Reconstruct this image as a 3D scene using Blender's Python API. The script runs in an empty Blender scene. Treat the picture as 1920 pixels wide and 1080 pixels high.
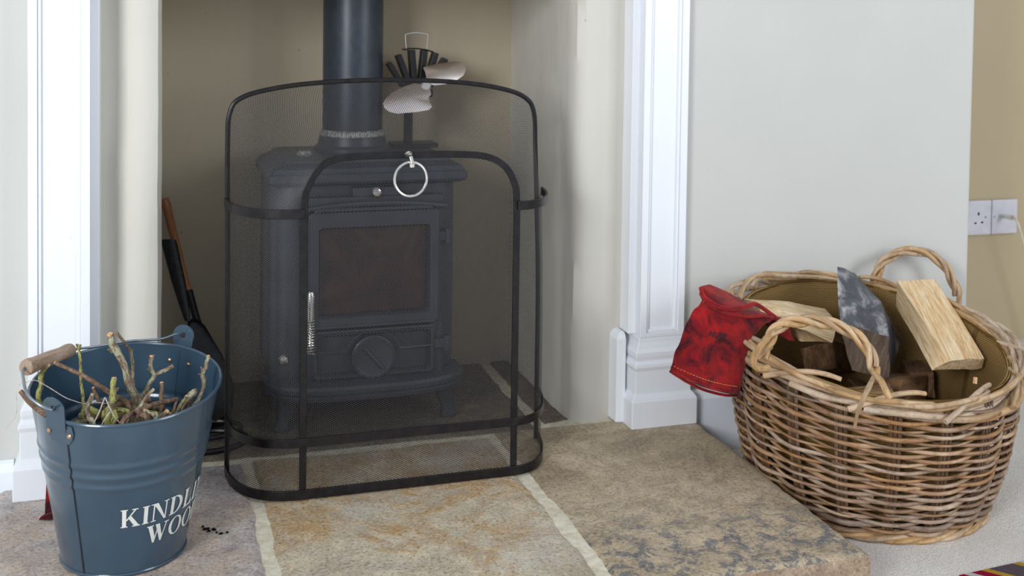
import bpy, bmesh, math, random
from mathutils import Vector, Matrix, noise
random.seed(7)
scene = bpy.context.scene
C = scene.collection

# ------------------------------------------------------------------ camera
F, CY, YAW, PITCH, ROLL, EYE = 2120.0, 113.2, .30912, .036174, .013381, .86
fwd = Vector((math.sin(YAW)*math.cos(PITCH), math.cos(YAW)*math.cos(PITCH), -math.sin(PITCH)))
rgt0 = Vector((math.cos(YAW), -math.sin(YAW), 0)); up0 = rgt0.cross(fwd)
rgt = rgt0*math.cos(ROLL) + up0*math.sin(ROLL)
upv = -rgt0*math.sin(ROLL) + up0*math.cos(ROLL)
cam_data = bpy.data.cameras.new('camera'); cam = bpy.data.objects.new('camera', cam_data); C.objects.link(cam)
cam.matrix_world = Matrix(((rgt.x, upv.x, -fwd.x, 0), (rgt.y, upv.y, -fwd.y, 0), (rgt.z, upv.z, -fwd.z, EYE), (0, 0, 0, 1)))
cam_data.sensor_width = 36; cam_data.lens = F/1920*36; cam_data.shift_y = -(540-CY)/1920
cam_data.clip_start = .05
cam_data.dof.use_dof = True; cam_data.dof.focus_distance = 1.92; cam_data.dof.aperture_fstop = 6.3
scene.camera = cam

# ------------------------------------------------------------------ world and lights
w = bpy.data.worlds.new('world'); scene.world = w; w.use_nodes = True
w.node_tree.nodes['Background'].inputs[0].default_value = (.80, .88, 1.0, 1)
w.node_tree.nodes['Background'].inputs[1].default_value = .50

def window_light(name, loc, target, sx, sy, power, col):
    d = bpy.data.lights.new(name, 'AREA'); d.shape = 'RECTANGLE'; d.size = sx; d.size_y = sy; d.energy = power; d.color = col
    o = bpy.data.objects.new(name, d); C.objects.link(o); o.location = loc
    o.rotation_euler = (Vector(target)-Vector(loc)).to_track_quat('-Z', 'Y').to_euler()
window_light('window_light_left', (-1.9, -.75, 1.5), (.6, 2.2, .4), .9, 1.1, 58, (.93, .97, 1))
window_light('window_light_right', (2.9, -.9, 1.55), (1.0, 2.0, .1), 1.2, 1.2, 30, (.90, .95, 1))

scene.view_settings.view_transform = 'Standard'
scene.view_settings.look = 'None'
scene.view_settings.gamma = 1
scene.view_settings.exposure = .50
scene.view_settings.use_curve_mapping = False

# ------------------------------------------------------------------ helpers
def at(px, py, Y):
    """world point at depth Y that the photograph shows at (px, py)"""
    d = rgt*((px-960)/F) - upv*((py-CY)/F) + fwd
    return Vector((0, 0, EYE)) + d*(Y/d.y)

def on_floor(px, py, z=0.0):
    d = rgt*((px-960)/F) - upv*((py-CY)/F) + fwd
    return Vector((0, 0, EYE)) + d*((z-EYE)/d.z)

class MB:
    """collects verts and faces, with an optional grain coordinate per vertex"""
    def __init__(s): s.v = []; s.f = []; s.g = []; s.mi = []
    def vert(s, p, g=None): s.v.append(tuple(p)); s.g.append(tuple(g) if g else tuple(p)); return len(s.v)-1
    def face(s, idx, m=0): s.f.append(tuple(idx)); s.mi.append(m)
    def box(s, x0, x1, y0, y1, z0, z1, m=0):
        i = [s.vert((x, y, z)) for z in (z0, z1) for y in (y0, y1) for x in (x0, x1)]
        for q in ((0,2,3,1),(4,5,7,6),(0,1,5,4),(2,6,7,3),(0,4,6,2),(1,3,7,5)): s.face([i[k] for k in q], m)
        return s
    def loft(s, rings, cap=True, closed=True, gl=None, m=0):
        n = len(rings[0]); base = []
        for k, r in enumerate(rings):
            base.append([s.vert(p, (gl[k][j] if gl else None)) for j, p in enumerate(r)])
        for a, b in zip(base[:-1], base[1:]):
            for j in range(n if closed else n-1):
                j2 = (j+1) % n
                s.face((a[j], a[j2], b[j2], b[j]), m)
        if cap:
            s.face(base[0][::-1], m); s.face(base[-1], m)
        return s
    def lathe(s, prof, cx, cy, n=32, cap=True, fn=None, m=0):
        rings = []
        for r, z in prof:
            ring = []
            for j in range(n):
                a = 2*math.pi*j/n
                p = (cx+r*math.cos(a), cy+r*math.sin(a), z)
                ring.append(fn(p) if fn else p)
            rings.append(ring)
        return s.loft(rings, cap, m=m)
    def tube(s, pts, rad, n=8, cap=True, closed=False, lump=0, seed=0, m=0):
        P = [Vector(p) for p in pts]; N = len(P)
        R = rad if isinstance(rad, (list, tuple)) else [rad]*N
        T = []
        for i in range(N):
            a = P[(i-1) % N] if (closed or i > 0) else P[i]; b = P[(i+1) % N] if (closed or i < N-1) else P[i]
            t = (b-a); T.append(t.normalized() if t.length > 1e-9 else Vector((0,0,1)))
        u = T[0].orthogonal().normalized(); rings = []; gl = []; L = 0
        for i in range(N):
            if i: L += (P[i]-P[i-1]).length
            u = (u - T[i]*u.dot(T[i]))
            u = u.normalized() if u.length > 1e-6 else T[i].orthogonal().normalized()
            v = T[i].cross(u); ring = []; g = []
            for j in range(n):
                a = 2*math.pi*j/n; d = u*math.cos(a)+v*math.sin(a)
                rr = R[i]
                if lump: rr *= 1+lump*noise.noise(Vector((L*60+seed*7.3, math.cos(a)*1.2, math.sin(a)*1.2+seed)))
                ring.append(P[i]+d*rr); g.append((d.x*R[i]+seed, d.y*R[i], L))
            rings.append(ring); gl.append(g)
        if closed:
            base = [[s.vert(p, g) for p, g in zip(r, q)] for r, q in zip(rings, gl)]
            best, off = 1e9, 0
            for o in range(n):
                dd = (Vector(rings[-1][0])-Vector(rings[0][o])).length
                if dd < best: best, off = dd, o
            for i in range(N-1):
                for j in range(n): s.face((base[i][j], base[i][(j+1)%n], base[i+1][(j+1)%n], base[i+1][j]), m)
            for j in range(n): s.face((base[-1][j], base[-1][(j+1)%n], base[0][(j+1+off)%n], base[0][(j+off)%n]), m)
        else:
            s.loft(rings, cap, gl=gl, m=m)
        return s
    def strip(s, pts, nrm, width, thick, wdir=None, closed=False):
        """flat bar swept along pts; nrm = outward normal(s), width lies across it"""
        P = [Vector(p) for p in pts]; N = len(P); rings = []
        for i in range(N):
            a = P[max(i-1, 0)]; b = P[min(i+1, N-1)]
            t = (b-a).normalized(); n_ = Vector(nrm[i] if isinstance(nrm, list) else nrm)
            n_ = (n_ - t*n_.dot(t)).normalized(); wv = Vector(wdir) if wdir else t.cross(n_)
            rings.append([P[i]+wv*width/2+n_*thick/2, P[i]-wv*width/2+n_*thick/2, P[i]-wv*width/2-n_*thick/2, P[i]+wv*width/2-n_*thick/2])
        return s.loft(rings, True)
    def prism(s, poly, z0, z1, m=0):
        return s.loft([[(x, y, z0) for x, y in poly], [(x, y, z1) for x, y in poly]], True, m=m)
    def build(s, name, mat, parent=None, smooth=True, bevel=0, angle=35, seg=2):
        me = bpy.data.meshes.new(name); me.from_pydata(s.v, [], s.f)
        for m in (mat if isinstance(mat, (list, tuple)) else [mat]): me.materials.append(m)
        me.polygons.foreach_set('material_index', s.mi)
        at_ = me.attributes.new('grain', 'FLOAT_VECTOR', 'POINT')
        at_.data.foreach_set('vector', [c for g in s.g for c in g])
        bm = bmesh.new(); bm.from_mesh(me); bmesh.ops.recalc_face_normals(bm, faces=bm.faces); bm.to_mesh(me); bm.free()
        o = bpy.data.objects.new(name, me); C.objects.link(o)
        if parent:
            o.parent = parent; o.matrix_parent_inverse = Matrix.Translation(-parent.location) if parent.type == 'EMPTY' else Matrix()
        if bevel:
            b = o.modifiers.new('bevel', 'BEVEL'); b.width = bevel; b.segments = seg; b.limit_method = 'ANGLE'; b.angle_limit = math.radians(angle)
        if smooth:
            me.polygons.foreach_set('use_smooth', [True]*len(me.polygons))
            me.set_sharp_from_angle(angle=math.radians(angle if not bevel else 60))
        me.update()
        return o

def tag(o, label=None, cat=None, group=None, kind=None):
    if label: o['label'] = label
    if cat: o['category'] = cat
    if group: o['group'] = group
    if kind: o['kind'] = kind
    return o

def thing(name, loc, label, cat, group=None):
    o = bpy.data.objects.new(name, None); C.objects.link(o); o.location = loc; o.empty_display_size = .05
    return tag(o, label, cat, group)

def rrect(x0, x1, y0, y1, r, n=6):
    """rounded rectangle outline; r may be 4 radii (x0y0, x1y0, x1y1, x0y1)"""
    r = r if isinstance(r, (list, tuple)) else [r]*4; out = []
    for (cx, cy, a0, rr) in ((x0+r[0], y0+r[0], 180, r[0]), (x1-r[1], y0+r[1], 270, r[1]), (x1-r[2], y1-r[2], 0, r[2]), (x0+r[3], y1-r[3], 90, r[3])):
        for k in range(n+1):
            a = math.radians(a0+90*k/n); out.append((cx+rr*math.cos(a), cy+rr*math.sin(a)))
    return out

def smooth_path(pts, sub=6):
    P = [Vector(p) for p in pts]; out = []
    for i in range(len(P)-1):
        p0 = P[max(i-1, 0)]; p1 = P[i]; p2 = P[i+1]; p3 = P[min(i+2, len(P)-1)]
        for k in range(sub):
            t = k/sub
            out.append(.5*((2*p1)+(p2-p0)*t+(2*p0-5*p1+4*p2-p3)*t*t+(3*p1-p0-3*p2+p3)*t**3))
    out.append(P[-1]); return out

# ------------------------------------------------------------------ materials
def srgb(c):
    return tuple(((x/255)/12.92 if x/255 <= .04045 else ((x/255+.055)/1.055)**2.4) for x in c)+(1,)

class Mat:
    def __init__(s, name, rough=.6, metal=0, spec=.5, coat=0):
        s.m = bpy.data.materials.new(name); s.m.use_nodes = True; s.t = s.m.node_tree; s.b = s.t.nodes['Principled BSDF']
        s.b.inputs['Roughness'].default_value = rough; s.b.inputs['Metallic'].default_value = metal
        s.b.inputs['Specular IOR Level'].default_value = spec; s.b.inputs['Coat Weight'].default_value = coat
    def n(s, typ, **kw):
        nd = s.t.nodes.new(typ)
        for k, v in kw.items():
            if k in nd.inputs: nd.inputs[k].default_value = v
            else: setattr(nd, k, v)
        return nd
    def l(s, a, b): s.t.links.new(a, b)
    def coord(s, kind='Object', scale=(1, 1, 1), loc=(0, 0, 0)):
        if kind == 'grain': src = s.n('ShaderNodeAttribute', attribute_name='grain').outputs['Vector']
        elif kind == 'world': src = s.n('ShaderNodeNewGeometry').outputs['Position']
        else: src = s.n('ShaderNodeTexCoord').outputs[kind]
        mp = s.n('ShaderNodeMapping'); mp.inputs['Scale'].default_value = scale; mp.inputs['Location'].default_value = loc
        s.l(src, mp.inputs[0]); return mp.outputs[0]
    def noise(s, co, scale, detail=4, rough=.55, dist=0):
        nd = s.n('ShaderNodeTexNoise', Scale=scale, Detail=detail, Roughness=rough, Distortion=dist); s.l(co, nd.inputs['Vector']); return nd.outputs['Fac']
    def ramp(s, fac, stops, interp='LINEAR'):
        nd = s.n('ShaderNodeValToRGB'); r = nd.color_ramp; r.interpolation = interp
        while len(r.elements) > 1: r.elements.remove(r.elements[-1])
        for k, (p, c) in enumerate(stops):
            e = r.elements[0] if k == 0 else r.elements.new(p)
            e.position = p; e.color = c if len(c) == 4 else c+(1,)
        s.l(fac, nd.inputs[0]); return nd.outputs[0]
    def mix(s, fac, a, b, mode='MIX'):
        nd = s.n('ShaderNodeMix', data_type='RGBA', blend_type=mode)
        for sock, val in ((nd.inputs[0], fac), (nd.inputs[6], a), (nd.inputs[7], b)):
            if hasattr(val, 'links'): s.l(val, sock)
            else: sock.default_value = val
        return nd.outputs[2]
    def col(s, c):
        if hasattr(c, 'links'): s.l(c, s.b.inputs['Base Color'])
        else: s.b.inputs['Base Color'].default_value = c
    def bump(s, h, strength=.3, dist=.002):
        nd = s.n('ShaderNodeBump', Strength=strength, Distance=dist); s.l(h, nd.inputs['Height'])
        prev = s.b.inputs['Normal']
        if prev.links: s.l(prev.links[0].from_socket, nd.inputs['Normal'])
        s.l(nd.outputs[0], prev)
    def rough(s, fac, lo, hi):
        nd = s.n('ShaderNodeMapRange'); nd.inputs['To Min'].default_value = lo; nd.inputs['To Max'].default_value = hi
        s.l(fac, nd.inputs[0]); s.l(nd.outputs[0], s.b.inputs['Roughness'])
G = lambda v: (v, v, v, 1)

def paint(name, c, rough=.6, bump=.25, wear=None):
    m = Mat(name, rough); co = m.coord('world')
    n1 = m.noise(co, 4, 3); n2 = m.noise(m.coord('world', (14, 14, 2.2)), 6, 4)
    c1 = m.mix(m.ramp(n1, [(.3, G(0)), (.7, G(1))]), tuple(x*.955 for x in c[:3])+(1,), c)
    if wear:
        v = m.noise(co, 38, 3, .6); msk = m.ramp(v, [(.745, G(0)), (.77, G(1))])
        c1 = m.mix(msk, c1, wear)
    m.col(c1)
    m.bump(n2, bump, .0025); m.bump(m.noise(co, 160, 3), bump*.35, .001)
    return m.m
M = {}
M['wall'] = paint('wall_paint_cream', srgb((211, 206, 195)), .7, .3, srgb((176, 165, 148)))
M['breast'] = paint('wall_paint_pale', srgb((204, 203, 197)), .7, .22)
M['back'] = paint('wall_paint_recess_shade', srgb((184, 171, 148)), .75, .25, srgb((150, 134, 112)))  # cream wall, with the recess shade mixed into a browner base colour
M['alcove'] = paint('wall_paint_alcove_shade', srgb((192, 175, 142)), .7, .2)  # cream wall too; the tan base colour stands in for alcove shade
M['white'] = paint('white_gloss_paint', srgb((240, 242, 246)), .32, .18, srgb((196, 190, 182)))
M['skirt'] = paint('white_skirting_paint', srgb((236, 240, 246)), .4, .1)

def stone(name, base, mid, dark, seed, patch=None, patch_scale=6, patch_lo=.52, gate=None, soft=.05):
    m = Mat(name, .6, spec=.4); co = m.coord('world', (1, 1, 1), (seed, seed*.7, 0))
    n1 = m.noise(co, 3.2, 9, .66, 1.2); n2 = m.noise(co, 19, 9, .75, .6); n3 = m.noise(co, 170, 5, .75); n4 = m.noise(co, 7, 9, .7, 2.5)
    c = m.ramp(n1, [(.34, dark), (.46, base), (.56, mid), (.66, base)])
    c = m.mix(m.ramp(n2, [(.38, G(.75)), (.58, G(0))]), c, dark)
    c = m.mix(m.ramp(n4, [(.485, G(0)), (.5, G(.5)), (.515, G(0))]), c, tuple(min(1, x*1.45) for x in base[:3])+(1,))
    if patch:
        pf = m.noise(m.coord('world', (1, 1, 1), (seed*2.1, 0, 0)), patch_scale, 12, .8, .5)
        msk = m.ramp(pf, [(patch_lo, G(0)), (patch_lo+soft, G(.9))])
        if gate:                                   # a stain with its own place on the stone
            sx = m.n('ShaderNodeSeparateXYZ'); m.l(m.coord('world'), sx.inputs[0])
            gy = m.n('ShaderNodeMapRange'); gy.inputs['From Min'].default_value = gate[0]; gy.inputs['From Max'].default_value = gate[1]
            m.l(sx.outputs[1], gy.inputs[0])
            mm = m.n('ShaderNodeMath', operation='MULTIPLY'); m.l(msk, mm.inputs[0]); m.l(gy.outputs[0], mm.inputs[1]); msk = mm.outputs[0]
        c = m.mix(msk, c, patch)
    c = m.mix(m.ramp(n3, [(.36, G(.6)), (.49, G(0))]), c, (.07, .06, .052, 1))
    c = m.mix(m.ramp(n3, [(.56, G(0)), (.70, G(.6))]), c, srgb((224, 212, 186)))
    m.col(c); m.rough(n2, .45, .72)
    m.bump(n1, .5, .010); m.bump(n4, .35, .008); m.bump(n2, .7, .007); m.bump(n3, .45, .0025)
    return m.m
M['stone_left'] = stone('flagstone_grey_mauve', srgb((206, 196, 190)), srgb((206, 182, 160)), srgb((164, 154, 152)), 3.1)
M['stone_mid'] = stone('flagstone_tan', srgb((220, 204, 176)), srgb((192, 152, 98)), srgb((184, 168, 146)), 8.4, srgb((206, 200, 188)), 4.5, .50, soft=.14)
M['stone_right'] = stone('flagstone_olive', srgb((198, 178, 146)), srgb((208, 188, 158)), srgb((158, 138, 114)), 5.7, srgb((112, 112, 115)), 27, .48, (1.86, 1.66), soft=.07)
M['stone_back'] = stone('flagstone_slate', srgb((116, 106, 94)), srgb((130, 116, 96)), srgb((84, 80, 78)), 1.3)
M['stone_edge'] = stone('flagstone_broken_edge', srgb((176, 152, 128)), srgb((164, 138, 112)), srgb((140, 118, 98)), 6.6)
m = Mat('lime_mortar', .85); n = m.noise(m.coord('world'), 60, 6, .7); m.col(m.ramp(n, [(.3, srgb((190, 178, 150))), (.6, srgb((226, 218, 196)))])); m.bump(n, .5, .004); M['mortar'] = m.m

m = Mat('carpet_wool', .95, spec=.1); co = m.coord('world'); n1 = m.noise(co, 330, 3, .7); n2 = m.noise(co, 9, 3)
c = m.ramp(n1, [(.32, srgb((205, 194, 182))), (.5, srgb((240, 234, 226))), (.7, srgb((250, 248, 244)))])
m.col(m.mix(m.ramp(n2, [(.35, G(.35)), (.65, G(0))]), c, srgb((222, 212, 202)))); m.bump(n1, .9, .004); M['carpet'] = m.m

m = Mat('black_screen_steel', .38, .35, .5); n = m.noise(m.coord('world'), 70, 4); m.col(m.ramp(n, [(.4, (.009, .008, .009, 1)), (.75, (.020, .017, .018, 1))])); m.rough(n, .24, .42); M['steel'] = m.m
m = Mat('black_mesh_wire', .5, .2, .5); m.col((.042, .038, .038, 1)); M['mesh'] = m.m
m = Mat('cast_iron_paint', .42, .15, .5); co = m.coord('world'); n = m.noise(co, 240, 4, .6); n2 = m.noise(co, 12, 4)
m.col(m.ramp(n2, [(.3, (.040, .047, .060, 1)), (.7, (.066, .077, .098, 1))])); m.rough(n2, .3, .44); m.bump(n, .25, .0008); M['iron'] = m.m
m = Mat('flue_pipe_enamel', .34, .1, .5); n = m.noise(m.coord('world'), 60, 4); m.col(m.ramp(n, [(.3, (.026, .033, .045, 1)), (.75, (.040, .051, .068, 1))])); m.rough(n, .3, .42); M['flue'] = m.m
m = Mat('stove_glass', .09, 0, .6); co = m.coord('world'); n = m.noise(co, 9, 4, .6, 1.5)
m.col(m.ramp(n, [(.35, (.008, .005, .006, 1)), (.55, (.040, .014, .015, 1)), (.72, (.060, .038, .02, 1))])); m.rough(n, .06, .3); M['glass'] = m.m  # reddish ramp stops paint room reflections into the glass colour
m = Mat('polished_nickel', .16, 1); n = m.noise(m.coord('world'), 90, 3); m.col((.80, .77, .72, 1)); m.rough(n, .12, .26); M['nickel'] = m.m
m = Mat('fire_cement', .55, .4); n = m.noise(m.coord('world'), 200, 3); m.col(m.ramp(n, [(.35, (.14, .14, .15, 1)), (.6, (.5, .48, .45, 1))])); m.bump(n, .6, .003); M['cement'] = m.m
m = Mat('brushed_copper_silver', .27, 1); sx = m.coord('world', (3, 3, 20)); n = m.noise(sx, 2, 2); m.col(m.ramp(n, [(.3, (.90, .76, .70, 1)), (.7, (.97, .90, .86, 1))])); M['fanblade'] = m.m
m = Mat('anodised_black', .35, .5); n = m.noise(m.coord('world'), 100, 2); m.col(m.ramp(n, [(.4, (.012, .012, .013, 1)), (.7, (.022, .022, .024, 1))])); M['black'] = m.m
m = Mat('dark_void', .95, 0, .1); n = m.noise(m.coord('world'), 20, 3); m.col(m.ramp(n, [(.4, (.006, .006, .006, 1)), (.7, (.012, .011, .010, 1))])); M['void'] = m.m

m = Mat('blue_grey_enamel', .26, 0, .5, coat=.35); co = m.coord('world'); n = m.noise(co, 9, 3); n2 = m.noise(co, 90, 5, .7)
c = m.ramp(n, [(.3, srgb((52, 73, 89))), (.7, srgb((59, 81, 98)))])
m.col(m.mix(m.ramp(n2, [(.70, G(0)), (.78, G(.35))]), c, srgb((120, 140, 150)))); m.rough(n, .2, .27); m.bump(m.noise(m.coord('world', (40, 40, 2)), 1.4, 2), .05, .002); M['enamel'] = m.m
m = Mat('cream_print', .5); n = m.noise(m.coord('world'), 60, 3); m.col(m.ramp(n, [(.3, srgb((214, 216, 208))), (.6, srgb((228, 229, 222)))])); M['print'] = m.m
m = Mat('galvanised_wire', .35, .9); n = m.noise(m.coord('world'), 60, 3); m.col(m.ramp(n, [(.3, (.20, .25, .30, 1)), (.7, (.36, .41, .46, 1))])); M['wire'] = m.m
m = Mat('copper_rivet', .35, .9); n = m.noise(m.coord('world'), 300, 3); m.col(m.ramp(n, [(.3, (.45, .26, .14, 1)), (.7, (.75, .50, .32, 1))])); M['copper'] = m.m

def woody(name, a, b, c_, scale=(60, 60, 6), rough=.6, rnd=0, bump=.4, d=.002):
    m = Mat(name, rough, spec=.35); co = m.coord('grain', scale)
    n1 = m.noise(co, 1.6, 6, .6, .5); n2 = m.noise(co, 6, 5, .7)
    c = m.ramp(n1, [(.28, a), (.5, b), (.72, c_)])
    c = m.mix(m.ramp(n2, [(.36, G(.5)), (.5, G(0))]), c, tuple(x*.45 for x in a[:3])+(1,))
    if rnd:
        oi = m.n('ShaderNodeObjectInfo'); hsv = m.n('ShaderNodeHueSaturation')
        r1 = m.n('ShaderNodeMapRange'); r1.inputs['To Min'].default_value = 1-rnd; r1.inputs['To Max'].default_value = 1+rnd*.8
        r2 = m.n('ShaderNodeMapRange'); r2.inputs['To Min'].default_value = .72; r2.inputs['To Max'].default_value = 1.15
        mm = m.n('ShaderNodeMath', operation='FRACT'); m2 = m.n('ShaderNodeMath', operation='MULTIPLY'); m2.inputs[1].default_value = 7.31
        m.l(oi.outputs['Random'], r1.inputs[0]); m.l(oi.outputs['Random'], m2.inputs[0]); m.l(m2.outputs[0], mm.inputs[0]); m.l(mm.outputs[0], r2.inputs[0])
        m.l(r1.outputs[0], hsv.inputs['Value']); m.l(r2.outputs[0], hsv.inputs['Saturation']); m.l(c, hsv.inputs['Color']); c = hsv.outputs[0]
    m.col(c); m.bump(n1, bump, d); m.bump(n2, bump*.6, d*.5)
    return m.m
M['wicker'] = woody('willow_rod', srgb((122, 90, 64)), srgb((162, 126, 94)), srgb((196, 170, 142)), (50, 50, 9), .42, .36, .35, .001)
M['wicker_pale'] = woody('weathered_willow_rim', srgb((150, 116, 80)), srgb((190, 156, 116)), srgb((206, 186, 160)), (40, 40, 8), .5, .15, .35, .001)
M['stake'] = woody('willow_stake', srgb((84, 60, 42)), srgb((116, 86, 62)), srgb((140, 110, 82)), (50, 50, 9), .6, .15, .3, .001)
M['splitwood'] = woody('split_firewood', srgb((196, 146, 92)), srgb((230, 198, 152)), srgb((246, 228, 196)), (70, 70, 3.0), .65, 0, .8, .004)
M['bark'] = woody('grey_bark', srgb((40, 42, 50)), srgb((74, 78, 88)), srgb((206, 200, 198)), (13, 13, 7), .38, 0, .8, .004)
M['endgrain'] = woody('end_grain', srgb((84, 68, 56)), srgb((112, 94, 80)), srgb((140, 120, 100)), (60, 60, 60), .8, 0, .5, .002)
M['darkwood'] = woody('dark_firewood', srgb((72, 52, 38)), srgb((132, 98, 68)), srgb((180, 142, 100)), (26, 26, 5), .8, 0, .8, .004)
M['handlewood'] = woody('turned_wood_grip', srgb((136, 112, 94)), srgb((168, 144, 124)), srgb((188, 166, 146)), (90, 90, 8), .6, 0, .4, .001)
M['toolwood'] = woody('varnished_tool_handle', srgb((122, 76, 46)), srgb((150, 98, 62)), srgb((168, 116, 76)), (70, 70, 6), .4, 0, .2, .001)
def twig(name, bark, hi, lichen, amt):
    m = Mat(name, .8, spec=.2); co = m.coord('grain', (1, 1, .5)); n1 = m.noise(co, 220, 5, .65); n2 = m.noise(co, 130, 6, .7); n3 = m.noise(co, 500, 3)
    c = m.ramp(n1, [(.3, tuple(x*.5 for x in bark[:3])+(1,)), (.5, bark), (.72, hi)])
    c = m.mix(m.ramp(n2, [(amt, G(0)), (amt+.05, G(1))]), c, lichen)
    m.col(m.mix(m.ramp(n3, [(.35, G(.5)), (.45, G(0))]), c, (.03, .025, .02, 1))); m.bump(n1, .8, .003); m.bump(n2, .6, .002); return m.m
M['twig_lichen'] = twig('lichen_twig', srgb((128, 108, 88)), srgb((178, 166, 148)), srgb((168, 168, 140)), .50)
M['twig_green'] = twig('green_lichen_twig', srgb((112, 100, 74)), srgb((156, 148, 116)), srgb((166, 166, 96)), .47)
M['twig_brown'] = twig('brown_twig', srgb((116, 92, 76)), srgb((160, 136, 114)), srgb((136, 130, 104)), .62)
m = Mat('cut_twig_end', .8); n = m.noise(m.coord('world'), 400, 3); m.col(m.ramp(n, [(.35, srgb((186, 130, 88))), (.65, srgb((226, 190, 150)))])); M['cut'] = m.m
m = Mat('pale_dry_stalk', .6); n = m.noise(m.coord('world'), 200, 3); m.col(m.ramp(n, [(.4, srgb((170, 154, 142))), (.6, srgb((208, 196, 186)))])); M['stalk'] = m.m

m = Mat('burlap', .95, spec=.1); co = m.coord('grain')
wx = m.n('ShaderNodeTexWave', Scale=95, Distortion=1.6, Detail=2, bands_direction='X'); wy = m.n('ShaderNodeTexWave', Scale=95, Distortion=1.6, Detail=2, bands_direction='Y')
wx.inputs['Detail Scale'].default_value = .4; wy.inputs['Detail Scale'].default_value = .4
m.l(co, wx.inputs[0]); m.l(co, wy.inputs[0])
mul = m.n('ShaderNodeMath', operation='MULTIPLY'); m.l(wx.outputs['Fac'], mul.inputs[0]); m.l(wy.outputs['Fac'], mul.inputs[1])
m.col(m.ramp(mul.outputs[0], [(.05, srgb((100, 74, 40))), (.3, srgb((166, 132, 82))), (.8, srgb((200, 168, 114)))])); m.bump(mul.outputs[0], .8, .002); M['burlap'] = m.m

m = Mat('red_suede', .9, spec=.15); co = m.coord('world'); n1 = m.noise(co, 22, 5, .65, .6); n2 = m.noise(co, 500, 3, .7)
c = m.ramp(n1, [(.36, srgb((52, 16, 26))), (.48, srgb((124, 20, 27))), (.6, srgb((160, 23, 29))), (.8, srgb((182, 36, 36)))])
m.col(m.mix(m.ramp(n2, [(.35, G(.4)), (.5, G(0))]), c, (.06, .008, .01, 1))); m.b.inputs['Sheen Weight'].default_value = .35; m.b.inputs['Sheen Roughness'].default_value = .5
m.b.inputs['Sheen Tint'].default_value = (1, .4, .35, 1); m.bump(n2, .6, .002); m.bump(n1, .3, .004); M['suede'] = m.m
m = Mat('stitch_thread', .8); n = m.noise(m.coord('world'), 300, 2); m.col(m.ramp(n, [(.4, srgb((190, 120, 60))), (.6, srgb((222, 160, 90)))])); M['thread'] = m.m
m = Mat('black_ink', .9); n = m.noise(m.coord('world'), 300, 3); m.col(m.ramp(n, [(.4, (.02, .008, .014, 1)), (.65, (.05, .012, .018, 1))])); M['ink'] = m.m
m = Mat('white_plastic', .35); n = m.noise(m.coord('world'), 30, 2); m.col(m.ramp(n, [(.3, srgb((206, 204, 214))), (.7, srgb((220, 218, 226)))])); M['plastic'] = m.m
m = Mat('cream_cable', .5); n = m.noise(m.coord('world'), 30, 2); m.col(m.ramp(n, [(.3, srgb((214, 206, 182))), (.7, srgb((230, 222, 200)))])); M['cable'] = m.m
m = Mat('dark_hole', .9); n = m.noise(m.coord('world'), 30, 2); m.col(m.ramp(n, [(.3, (.01, .01, .012, 1)), (.7, (.03, .03, .035, 1))])); M['hole'] = m.m
def wool(name, c):
    m = Mat(name, .95, spec=.1); n = m.noise(m.coord('world', (1, 6, 1)), 300, 3, .7)
    m.col(m.ramp(n, [(.35, tuple(x*.6 for x in c[:3])+(1,)), (.6, c)])); m.bump(n, .9, .003); return m.m
M['rug_purple'] = wool('rug_grape_wool', srgb((112, 96, 104))); M['rug_yellow'] = wool('rug_mustard_wool', srgb((214, 172, 62)))
M['rug_red'] = wool('rug_crimson_wool', srgb((176, 20, 62))); M['rug_white'] = wool('rug_white_wool', srgb((226, 226, 222)))

# ------------------------------------------------------------------ the setting
CARPET = -.075
def struct(name, mb, mat, **kw):
    o = mb.build(name, mat, **kw); o['kind'] = 'structure'; return o
fl = MB().box(-2.6, 3.6, -2.2, 3.2, CARPET-.1, CARPET)
struct('floor', fl, M['carpet'], smooth=False)

# plaster jambs: vertical sheets with a lumpy rounded corner
def sheet(prof, z0, z1, nz=70, lump=.0025, seed=0):
    mb = MB(); pts = []
    for (a, b) in zip(prof[:-1], prof[1:]):
        k = max(1, int((Vector(b)-Vector(a)).length/.012))
        pts += [Vector(a).lerp(Vector(b), i/k) for i in range(k)]
    pts.append(Vector(prof[-1])); rows = []
    for k in range(nz+1):
        z = z0+(z1-z0)*k/nz; row = []
        for p in pts:
            d = lump*noise.noise(Vector((p.x*9+seed, p.y*9, z*5))) + lump*.5*noise.noise(Vector((p.x*30+seed, p.y*30, z*16)))
            row.append((p.x+d, p.y+d, z))
        rows.append(row)
    mb.loft(rows, cap=False, closed=False); return mb
ZT = 1.6
jr = [(1.12, 2.254), (1.0, 2.253), (.968, 2.251), (.93, 2.243), (.905, 2.238), (.88, 2.24), (.864, 2.252), (.857, 2.275), (.855, 2.35), (.858, 2.5), (.857, 2.72)]
struct('wall_right', sheet(jr, -.02, ZT, seed=3), M['wall'])
jl = [(-.24, 2.25), (-.11, 2.25), (-.075, 2.25), (-.062, 2.243), (-.05, 2.226), (-.03, 2.216), (-.005, 2.214), (.012, 2.222), (.019, 2.24), (.018, 2.3), (.017, 2.5), (.016, 2.72)]
struct('wall_left', sheet(jl, -.02, ZT, lump=.0028, seed=9), M['wall'])
struct('wall_back', MB().box(-.15, 1.0, 2.69, 2.78, -.02, ZT), M['back'], smooth=False)
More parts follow.
